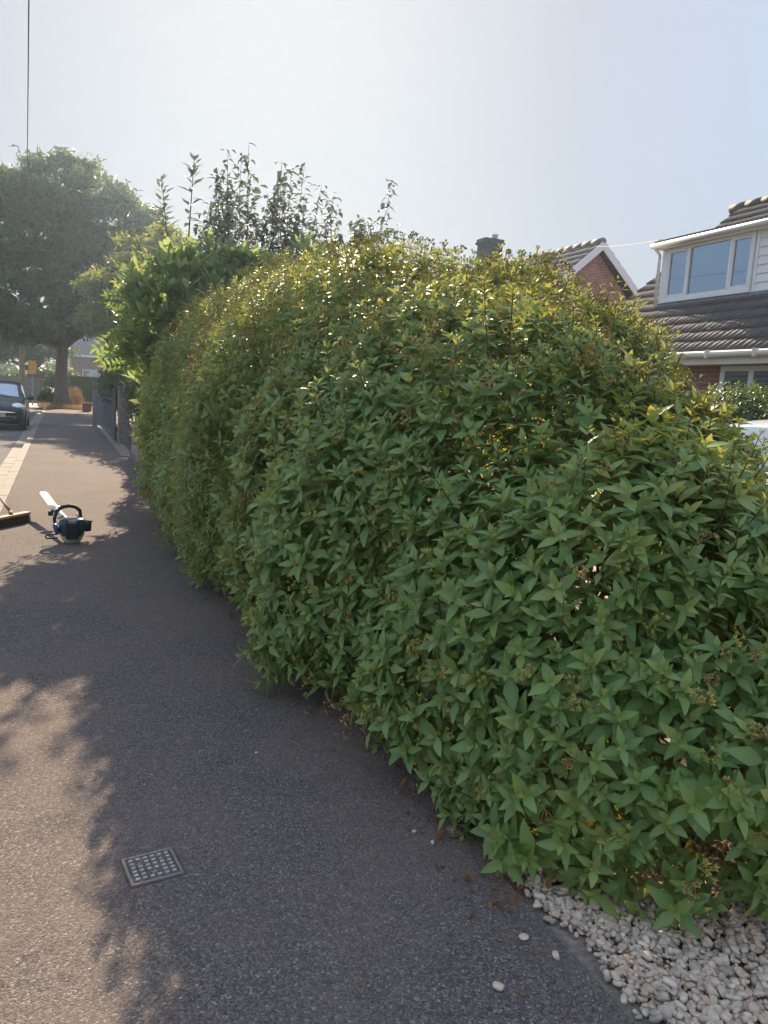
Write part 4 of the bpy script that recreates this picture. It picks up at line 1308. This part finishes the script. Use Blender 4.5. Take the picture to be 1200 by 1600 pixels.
h2 = empty('gabled_house', (14.6, 24.0, 0), 'red brick house with white bargeboards on its gable and a dark chimney', 'house')
MB().b2((10.82, 19.3, 0), (18.4, 31, 2.52)).build('walls', M['brick'], h2)
MB().prism([(10.9, 2.50), (18.3, 2.50), (14.6, 6.16)], -30.9, -19.32, Matrix.Rotation(math.pi / 2, 4, 'X')).build('gable_walls', M['brick_g'], h2)
XE2, ZE2 = 10.2, 2.60
two_slopes('roof', XE2, ZE2, XR, 6.42, 19.1, 31.2, M['tile_far'], h2, tight=4)
bb = MB()
L2 = math.hypot(XR - XE2, 6.42 - ZE2)
ang = math.atan2(6.42 - ZE2, XR - XE2)
for s in (-1, 1):
    mt_ = Matrix.Translation((XR + s * (XR - XE2) / 2, 19.08 + 0.004 * s, (6.42 + ZE2) / 2 - 0.12)) @ Matrix.Rotation(s * ang, 4, 'Y')
    bb.box((0, 0, 0), (L2 + 0.05, 0.035, 0.20), mat=mt_)
bb.build('bargeboards', M['white_upvc'], h2)
r2_ = MB()
y = 19.1
while y < 31:
    r2_.tube([(XR, y, 6.40), (XR, y + 0.44, 6.40)], [0.12, 0.125], 10)
    y += 0.45
r2_.build('ridge_tiles', M['tile_far'], h2, smooth=True)
MB().b2((10.16, 19.1, 2.40), (10.2, 31.2, 2.62)).build('fascia', M['white_upvc'], h2)
chm = MB().b2((14.24, 25.4, 5.6), (14.96, 26.0, 7.32)).build('chimney', M['dark_brick'], h2)
MB().b2((14.18, 25.34, 7.323), (15.02, 26.06, 7.40)).b2((14.21, 25.37, 7.403), (14.99, 26.03, 7.50)).build('corbel', M['dark_brick'], chm)
MB().lathe([(0.11, 7.503), (0.10, 7.66), (0.125, 7.67), (0.125, 7.70), (0.09, 7.70)], 14, Matrix.Translation((14.75, 25.65, 0))).build('chimney_pot', M['cream'], chm, smooth=True)
fix_parent(h1); fix_parent(h2)

# garden hedge in front of the dormer house
blob_plant('garden_hedge', 'bright green clipped hedge below the shuttered window', 'hedge', (9.3, 8.6, 0),
           [((9.2, 8.4, 0.95), (0.5, 1.1, 0.92)), ((9.2, 7.2, 0.95), (0.5, 0.9, 0.92)), ((9.2, 9.6, 0.85), (0.5, 0.8, 0.85))],
           [small_leaf(0.055, 0.03, 7, prg) for _ in range(4)], M['hedge'], 190, ((1.0, 1.0), (0.85, 0.7)), prg, 91, up=0.4, jit=0.5, bumpy=0.08, stems=10, sr=0.02)

# ------------------------------------------------------------------ cars
def cat(xs, ys, q):
    """smooth interpolation through the stations (monotone-ish cubic)"""
    xs, ys = np.array(xs, float), np.array(ys, float)
    d = np.diff(ys) / np.diff(xs)
    m = np.zeros(len(xs))
    m[1:-1] = np.where(d[:-1] * d[1:] > 0, 2 * d[:-1] * d[1:] / (d[:-1] + d[1:] + 1e-12), 0)
    m[0], m[-1] = d[0], d[-1]
    i = np.clip(np.searchsorted(xs, q) - 1, 0, len(xs) - 2)
    h = xs[i + 1] - xs[i]
    t = (q - xs[i]) / h
    return (2 * t**3 - 3 * t**2 + 1) * ys[i] + (t**3 - 2 * t**2 + t) * h * m[i] + (-2 * t**3 + 3 * t**2) * ys[i + 1] + (t**3 - t**2) * h * m[i + 1]

def car(label, loc, rz, paint, plate_text=None, L=3.45, Wd=1.63, H=1.47):
    root = empty('parked_car', loc, label, 'car', rz=rz)
    kx, kw, kh = L / 3.45, Wd / 1.63, H / 1.47
    #        s(front->rear) x  halfw  zbot  belt  roofedge top  roofw
    ST = [(1.72, .56, .30, .52, .56, .58, .40), (1.66, .68, .22, .60, .66, .68, .52), (1.50, .755, .19, .68, .745, .77, .60), (1.20, .79, .19, .76, .84, .87, .64), (0.95, .80, .19, .82, .90, .94, .66),
          (0.80, .80, .19, .85, .96, 1.00, .655), (0.50, .805, .19, .88, 1.17, 1.21, .62), (0.18, .81, .19, .90, 1.36, 1.40, .575), (-0.20, .815, .19, .92, 1.42, 1.465, .565), (-0.80, .815, .19, .95, 1.40, 1.455, .56),
          (-1.25, .80, .20, .97, 1.32, 1.39, .55), (-1.50, .775, .24, .97, 1.12, 1.18, .56), (-1.66, .72, .30, .90, .95, .98, .56), (-1.72, .62, .38, .72, .78, .80, .48)]
    s = np.arange(len(ST), dtype=float)
    q = np.linspace(0, len(ST) - 1, 91)
    cols = [cat(s, [r[k] for r in ST], q) for k in range(7)]
    ring_u = np.linspace(0, 7, 43)
    V = []
    for i in range(len(q)):
        x, w, zb, be, re_, tp, rw = [c[i] for c in cols]
        ys = [0, .80 * w, .97 * w, 1.0 * w, .965 * w, rw + (.0 if tp > 1.05 else .03), rw * .55, 0]
        zs = [zb, zb, zb + .10, zb + (be - zb) * .55, be, re_, re_ + (tp - re_) * .75, tp]
        uy, uz = cat(range(8), ys, ring_u), cat(range(8), zs, ring_u)
        for a, b in zip(uy, uz): V.append((x * kx, a * kw, b * kh))
    nr = len(ring_u); nq = len(q)
    def face(i, j): return (i * nr + j, i * nr + j + 1, (i + 1) * nr + j + 1, (i + 1) * nr + j)
    def region(i, j):
        si, u = (q[i] + q[i + 1]) / 2, (ring_u[j] + ring_u[j + 1]) / 2
        if 5.15 < si < 6.85 and u > 5.25: return 'windscreen'
        if 10.1 < si < 11.5 and u > 5.3: return 'rear_window'
        if 6.0 < si < 10.2 and 4.12 < u < 4.80:
            if 8.25 < si < 8.5 : return 'body'
            return 'side_window'
        return 'body'
    groups = {}
    for i in range(nq - 1):
        for j in range(nr - 1):
            groups.setdefault(region(i, j), []).append(face(i, j))
    V = np.array(V)
    for g, fs in groups.items():
        v2 = V.copy(); v2[:, 1] *= -1
        lf_, rf_ = [tuple(reversed(f)) for f in fs], [tuple(x + len(V) for x in f) for f in fs]
        allv = np.concatenate([V, v2])
        for fa in ([lf_, rf_] if g == 'side_window' else [lf_ + rf_]):
            used = np.unique(np.array(fa)); mp = -np.ones(len(allv), int); mp[used] = np.arange(len(used))
            o = np_mesh(g, allv[used], mp[np.array(fa)], paint if g == 'body' else M['car_glass'], root)
        if g == 'body': body = o
    def ell(c, r, n=10):
        Vv, Ff = [], []
        for a in range(n + 1):
            th = math.pi * a / n
            for b in range(n * 2):
                ph = 2 * math.pi * b / (n * 2)
                Vv.append((c[0] + r[0] * math.sin(th) * math.cos(ph), c[1] + r[1] * math.sin(th) * math.sin(ph), c[2] + r[2] * math.cos(th)))
        for a in range(n):
            for b in range(n * 2):
                Ff.append((a * n * 2 + b, (a + 1) * n * 2 + b, (a + 1) * n * 2 + (b + 1) % (n * 2), a * n * 2 + (b + 1) % (n * 2)))
        return Vv, Ff
    def el(name, c, r, mat, par=root):
        m_ = MB(); m_.add(*ell((c[0] * kx, c[1] * kw, c[2] * kh), r)); return m_.build(name, mat, par, smooth=True)
    for sg_ in (-1, 1):
        el('headlight', (1.44, .575 * sg_, .70), (.17, .19, .135), M['lamp'])
        el('tail_light', (-1.60, .62 * sg_, .86), (.06, .09, .14), M['sign_mark'])
        mi = el('wing_mirror', (.62, .91 * sg_, .98), (.06, .10, .075), M['black_plastic'])
        MB().box((.64 * kx, .80 * kw * sg_, .95 * kh), (.05, .12, .04)).build('mirror_arm', M['black_plastic'], mi)
        for wx in (1.08, -1.12):
            mw = Matrix.Translation((wx * kx, .70 * kw * sg_, .28)) @ Matrix.Rotation(math.pi / 2, 4, 'X')
            wh_ = MB().lathe([(.20, -.085), (.27, -.09), (.285, -.06), (.285, .06), (.27, .09), (.20, .085)], 28, mw).build('wheel', M['rubber'], root, smooth=True)
            sp_ = MB().lathe([(.02, -.095), (.185, -.088), (.20, -.07), (.20, .07), (.185, .088), (.02, .095)], 28, mw)
            sp_.build('rim', M['alloy'], wh_, smooth=True)
            MB().lathe([(.325, -.10), (.335, -.02), (.335, .02), (.325, .10)], 28, Matrix.Translation((wx * kx, .71 * kw * sg_, .31)) @ Matrix.Rotation(math.pi / 2, 4, 'X')).build('wheel_arch', M['black_plastic'], root)
    MB().box((1.66 * kx, 0, .36 * kh), (.12, 1.0 * kw, .10)).build('lower_grille', M['black_plastic'], root, bev=0.02)
    MB().box((1.675 * kx, 0, .615 * kh), (.06, .5 * kw, .035)).build('upper_grille', M['black_plastic'], root, bev=0.01)
    for dz in (0.0, 0.045):
        bg_ = MB()
        bg_.add([(1.70 * kx, -.07, .665 + dz), (1.70 * kx, 0, .705 + dz), (1.70 * kx, .07, .665 + dz), (1.70 * kx, .07, .645 + dz), (1.70 * kx, 0, .685 + dz), (1.70 * kx, -.07, .645 + dz),
                 (1.60 * kx, -.07, .665 + dz), (1.60 * kx, 0, .705 + dz), (1.60 * kx, .07, .665 + dz), (1.60 * kx, .07, .645 + dz), (1.60 * kx, 0, .685 + dz), (1.60 * kx, -.07, .645 + dz)],
                [(0, 5, 4, 1), (1, 4, 3, 2), (6, 7, 10, 11), (7, 8, 9, 10), (0, 1, 7, 6), (1, 2, 8, 7), (5, 11, 10, 4), (4, 10, 9, 3), (0, 6, 11, 5), (2, 3, 9, 8)])
        bg_.build('emblem_chevron', M['alloy'], root)
    pl = MB().box((1.735 * kx, 0, .47 * kh), (.02, .52, .112)).build('number_plate', M['plate'], root, bev=0.004)
    if plate_text:
        mw = Matrix.Translation((1.735 * kx + .012, .145, .47 * kh)) @ Matrix(((0, 0, 1, 0), (1, 0, 0, 0), (0, 1, 0, 0), (0, 0, 0, 1)))
        text_mesh('plate_lettering', plate_text, 0.105, M['ink'], pl, mw, 0.001)
    wp = MB()
    wp.tube([(0.84 * kx, .40 * kw, .985 * kh), (0.74 * kx, .05 * kw, 1.055 * kh)], 0.008, 6).tube([(0.84 * kx, -.05 * kw, .995 * kh), (0.74 * kx, -.42 * kw, 1.05 * kh)], 0.008, 6)
    wp.build('wipers', M['black_plastic'], root)
    return root
car('dark blue hatchback parked at the kerb facing the camera', (-1.72, 27.25, -0.10), -math.pi / 2, M['dark_paint'], 'ZWS')
car('white car on the driveway half hidden by the big shrub', (6.40, 5.25, 0.05), math.pi, M['white_paint'], None, L=4.1, Wd=1.75, H=1.50)

# ------------------------------------------------------------------ hedge trimmer
HT0 = set(bpy.data.objects)
ht = empty('hedge_trimmer', (0.11, 7.62, 0.0), 'petrol hedge trimmer with a pale blade standing on the sunlit pavement', 'hedge trimmer')
def loft(secs, n=28, p=3.0):
    """rounded-rectangle sections (z, half x, half y, offset x, offset y) skinned into one solid"""
    m_ = MB()
    v, f = [], []
    for z, hx, hy, ox, oy in secs:
        for k in range(n):
            w = 2 * math.pi * k / n
            c, d = math.cos(w), math.sin(w)
            q = (abs(c) ** p + abs(d) ** p) ** (-1 / p)
            v.append((ox + hx * c * q, oy + hy * d * q, z))
    for i in range(len(secs) - 1):
        for k in range(n):
            k2 = (k + 1) % n
            f.append((i * n + k, i * n + k2, (i + 1) * n + k2, (i + 1) * n + k))
    f.append(tuple(range(n - 1, -1, -1)))
    f.append(tuple((len(secs) - 1) * n + k for k in range(n)))
    return m_.add(v, f)
eb = loft([(.055, .060, .070, 0, 0), (.060, .070, .080, 0, 0), (.10, .084, .092, 0, 0), (.145, .090, .097, .004, 0), (.170, .086, .094, .006, 0), (.186, .070, .080, .006, .005), (.192, .045, .06, .006, .01)])
eb.build('engine_housing', M['navy_plastic'], ht, smooth=True)
loft([(.09, .030, .045, .085, .01), (.095, .040, .055, .085, .01), (.15, .042, .058, .085, .01), (.165, .034, .05, .085, .01)], 20).build('silencer_cover', M['black_plastic'], ht, smooth=True)
MB().box((0, -0.098, 0.115), (.085, .03, .15)).build('starter_cover', M['black_plastic'], ht, bev=0.012)
MB().box((0.0, -0.1155, 0.175), (.05, .004, .018)).build('badge', M['grey_metal'], ht)
for k in range(4):
    MB().box((0, -0.115, 0.085 + k * 0.02), (.06, .006, .008)).build('vent_slot', M['rubber'], ht)
MB().lathe([(.02, 0), (.042, .006), (.045, .02), (.03, .032)], 18, Matrix.Translation((-.085, -.05, .12)) @ Matrix.Rotation(-math.pi / 2 - .3, 4, 'Y')).build('filter_cover', M['blue_plastic'], ht, smooth=True)
tk_ = loft([(.0, .040, .045, 0, 0), (.004, .050, .052, 0, 0), (.03, .066, .064, 0, 0), (.07, .082, .076, 0, 0), (.085, .080, .074, 0, 0)], 24, 2.6).build('fuel_tank', M['tank'], ht, smooth=True)
MB().lathe([(.022, 0), (.022, .02), (.016, .024)], 14, Matrix.Translation((-.07, -.03, .195)) @ Matrix.Rotation(-0.5, 4, 'Y')).build('filler_cap', M['alloy'], ht, smooth=True)
hp = [(-.135, .04, .155), (-.14, .05, .20), (-.12, .07, .26), (-.08, .09, .292), (-.02, .10, .303), (.03, .10, .292), (.065, .10, .262), (.07, .09, .215), (.06, .07, .18)]
MB().tube(hp, [.014, .015, .016, .016, .016, .016, .016, .016, .014], 10).build('loop_handle', M['black_plastic'], ht, smooth=True)
MB().tube([(-.135, .04, .158), (-.05, .05, .165)], 0.011, 8).build('handle_bracket', M['alloy'], ht, smooth=True)
MB().tube([(.03, .09, .19), (.045, .12, .235)], [.012, .008], 8).build('throttle_lever', M['alloy'], ht, smooth=True)
MB().tube([(-.09, -.03, .072), (-.16, -.05, .07), (-.168, -.05, .055), (-.16, -.05, .042), (-.09, -.03, .045)], 0.006, 6).build('side_bracket', M['rubber'], ht, smooth=True)
MB().tube([(.09, .0, .165), (.135, .0, .163)], [0.008, 0.005], 6).build('pull_pin', M['rubber'], ht, smooth=True)
for o in set(bpy.data.objects) - HT0:
    if o.type == 'MESH':
        o.scale = (1.08, 1.0, 1.10) if o.name.startswith(('loop', 'handle', 'throttle')) else (1.35, 1.1, 1.22)
sh0, sh1 = Vector((.0, .1, .15)), Vector((-.13, .80, .185))
MB().tube([sh0, sh0.lerp(sh1, .5), sh1], [.022, .020, .024], 10).build('drive_tube', M['alloy'], ht, smooth=True)
gd = (sh1 - sh0).normalized()
MB().lathe([(.03, -.035), (.05, -.03), (.05, .01), (.035, .03), (.015, .035)], 16, Matrix.Translation((-.14, .86, .185))).build('gear_housing', M['alloy'], ht, smooth=True)
MB().box((-.19, .80, .15), (.05, .05, .05)).build('gear_foot', M['black_plastic'], ht, bev=0.01)
bl0, bl1 = Vector((-.172, 1.0, .199)), Vector((-.275, 1.62, .255))
bd_ = (bl1 - bl0); bl_len = bd_.length
rx = bd_.to_track_quat('Y', 'Z').to_matrix().to_4x4()
mb = MB()
mw = Matrix.Translation(bl0) @ rx
mb.box((0, 0, 0), (.06, bl_len, .012), mat=mw @ Matrix.Translation((0, bl_len / 2, 0)))
n_ = int(bl_len / 0.034)
for k in range(n_):
    for s in (-1, 1):
        mb.add([(s * .024, k * .034, -.004), (s * .024, k * .034 + .020, -.004), (s * .046, k * .034 + .016, -.004), (s * .046, k * .034 + .006, -.004),
                (s * .024, k * .034, .004), (s * .024, k * .034 + .020, .004), (s * .046, k * .034 + .016, .004), (s * .046, k * .034 + .006, .004)],
               [(0, 1, 2, 3), (7, 6, 5, 4), (0, 4, 5, 1), (1, 5, 6, 2), (2, 6, 7, 3), (3, 7, 4, 0)], mw)
mb.build('blade', M['blade'], ht)

# ------------------------------------------------------------------ broom
br = empty('broom', (-0.47, 8.55, 0.0), 'wide wooden yard broom lying at the pavement edge beside the trimmer', 'broom', rz=0.95)
MB().box((0, 0, 0.098), (.58, .075, .028)).build('head', M['wood_pale'], br, bev=0.006)
bs = MB()
for i in range(46):
    for j in range(6):
        x0, y0 = -.275 + i * .01222, -.028 + j * .011
        bs.tube([(x0, y0, .084), (x0 * 1.02 + random.uniform(-.004, .004), y0 * 1.5 + random.uniform(-.004, .004), 0.003)], [.0042, .0048], 4)
bs.build('bristles', M['bristle'], br)
hm = Matrix.Rotation(-0.95, 4, 'Z')
p_ = [hm @ Vector(v) for v in ((0.02, 0.02, 0.105), (0.008, 0.13, 0.125), (-.20, 1.62, .085))]
MB().tube(p_[:2], [.021, .019], 10).build('socket', M['wood_dark'], br, smooth=True)
MB().tube(p_[1:], [.0145, .0145], 10).build('handle', M['wood_dark'], br, smooth=True)

# ------------------------------------------------------------------ water stop cover
wc = empty('water_cover', (0.268, 2.306, 0.0), 'small cast iron water stop cover with raised studs set in the pavement', 'access cover', rz=0.135)
w_, d_ = 0.160, 0.150
rim = MB()
t_ = .009
rim.b2((-w_ / 2, -d_ / 2, -.03), (w_ / 2, -d_ / 2 + t_, .006)).b2((-w_ / 2, d_ / 2 - t_, -.03), (w_ / 2, d_ / 2, .006))
rim.b2((-w_ / 2, -d_ / 2 + t_ + .0003, -.03), (-w_ / 2 + t_, d_ / 2 - t_ - .0003, .0058)).b2((w_ / 2 - t_, -d_ / 2 + t_ + .0003, -.03), (w_ / 2, d_ / 2 - t_ - .0003, .0058))
rim.build('frame', M['iron_frame'], wc, bev=0.0015)
MB().b2((-w_ / 2 - .007, -d_ / 2 - .007, -.03), (w_ / 2 + .007, d_ / 2 + .007, .0012)).build('bedding', M['soil'], wc)
MB().b2((-w_ / 2 + t_ + .002, -d_ / 2 + t_ + .002, -.03), (w_ / 2 - t_ - .002, d_ / 2 - t_ - .002, .003)).build('lid', M['iron'], wc, bev=0.001)
sd_ = MB()
skip = {(1, 1), (4, 1), (2, 4), (3, 4)}
for i in range(6):
    for j in range(6):
        if (i, j) in skip: continue
        sd_.box((-.056 + i * .0224, .051 - j * .0204, .0055), (.0125, .0085, .006))
sd_.build('studs', M['iron_worn'], wc, bev=0.001)
LT = lambda x, y, r_: Matrix.Translation((x, y, .0032)) @ Matrix.Rotation(r_, 4, 'Z')
text_mesh('lettering', 'T', .017, M['iron_worn'], wc, LT(-.0336, .0306, math.pi), .002)
text_mesh('lettering', 'S', .017, M['iron_worn'], wc, LT(.0336, .0306, 0), .002)
text_mesh('lettering', 'W', .019, M['iron_worn'], wc, LT(0.0, -.0306, 0), .002)

# ------------------------------------------------------------------ gravel and stray pebbles
def stone(rg, n=6, m=8):
    V, F = [], []
    k = rg.normal(size=(4, 3)) * 1.6; ph = rg.random(4) * 6.28
    ax = np.array([1.0, rg.uniform(0.5, 0.9), rg.uniform(0.28, 0.55)])
    pw = rg.uniform(0.45, 0.8)
    for a in range(n + 1):
        th = math.pi * a / n
        for b in range(m):
            p = np.array([math.sin(th) * math.cos(b * 2 * math.pi / m), math.sin(th) * math.sin(b * 2 * math.pi / m), math.cos(th)])
            q = np.sign(p) * np.abs(p) ** pw
            V.append(q * (1 + 0.22 * np.sin(k @ p + ph).sum() / 2) * ax)
    for a in range(n):
        for b in range(m):
            F.append((a * m + b, (a + 1) * m + b, (a + 1) * m + (b + 1) % m, a * m + (b + 1) % m))
    V = np.array(V)
    return V, np.array(F), np.zeros((len(V), 2))
grg = np.random.default_rng(77)
stn = [stone(grg) for _ in range(14)]
n = 24000
P = np.stack([1.33 + grg.random(n) ** 1.0 * 1.28, grg.uniform(-0.6, 2.08, n), np.zeros(n)], 1)
edge = 1.335 + 0.035 * np.sin(P[:, 1] * 5.3) + 0.02 * np.sin(P[:, 1] * 17) - 0.05 * np.clip((P[:, 1] - 1.5), 0, 1) + np.abs(grg.normal(size=n)) * 0.03
P = P[P[:, 0] > edge - 0.02]
n = len(P)
sz = 0.0118 * np.exp(np.clip(grg.normal(size=n) * 0.28, -0.6, 0.5))
P[:, 2] = grg.uniform(-0.006, 0.020, n)
thin = grg.random(n) < np.clip((P[:, 0] - edge[:n].mean() + 0.02) / 0.12 + 0.35, 0, 1)
P, sz = P[thin], sz[thin]
G = grg.normal(size=P.shape) * 0.38 + np.array([0, 0, 1])
tag(scatter('gravel', stn, P, G, sz, grg, M['gravel'], None), 'pale mixed gravel beside the pavement below the big shrub', 'gravel', kind='stuff')
PEB = [(1.22, 1.65, .016, 'rounded white pebble on the tarmac just off the gravel edge'), (1.265, 1.56, .014, 'white pebble nearest the gravel edge'),
       (1.05, 1.51, .016, 'cream pebble alone on the tarmac nearest the camera'), (1.15, 2.24, .009, 'tiny pale chip by the dry leaves at the shrub foot'),
       (1.18, 2.16, .010, 'small grey chip between the dry leaves and the gravel'), (0.76, 2.98, .007, 'tiny white chip alone in the middle of the shaded pavement')]
for i, (x, y, r, lb) in enumerate(PEB):
    v, f, a = stn[i]
    o = np_mesh('pebble', v * r, f, M['gravel'], None, np.tile([0.93 if i != 2 else 0.6, .5, 0], (len(v), 1)))
    o.location = (x, y, r * 0.42)
    o.rotation_euler = (0, 0, i * 1.1)
    tag(o, lb, 'pebble', 'stray pebbles on the tarmac')

# ------------------------------------------------------------------ thin summer haze in a closed box, also added for lens veil and sun glow
HAZE = 0.0009
if HAZE:
    hz = MB().b2((-160, -20, -1.2), (160, 170, 15)).build('haze', M['wire'])
    mh = bpy.data.materials.new('haze')
    mh.use_nodes = True
    t = mh.node_tree
    t.nodes.remove(t.nodes['Principled BSDF'])
    pvn = t.nodes.new('ShaderNodeVolumePrincipled')
    pvn.inputs['Color'].default_value = (0.62, 0.80, 1.0, 1)
    pvn.inputs['Density'].default_value = HAZE
    pvn.inputs['Anisotropy'].default_value = 0.68
    t.links.new(pvn.outputs[0], t.nodes['Material Output'].inputs['Volume'])
    hz.data.materials.clear()
    hz.data.materials.append(mh)
    tag(hz, 'thin summer haze over the street, also standing in for lens veil and sun glow', 'haze', kind='stuff')
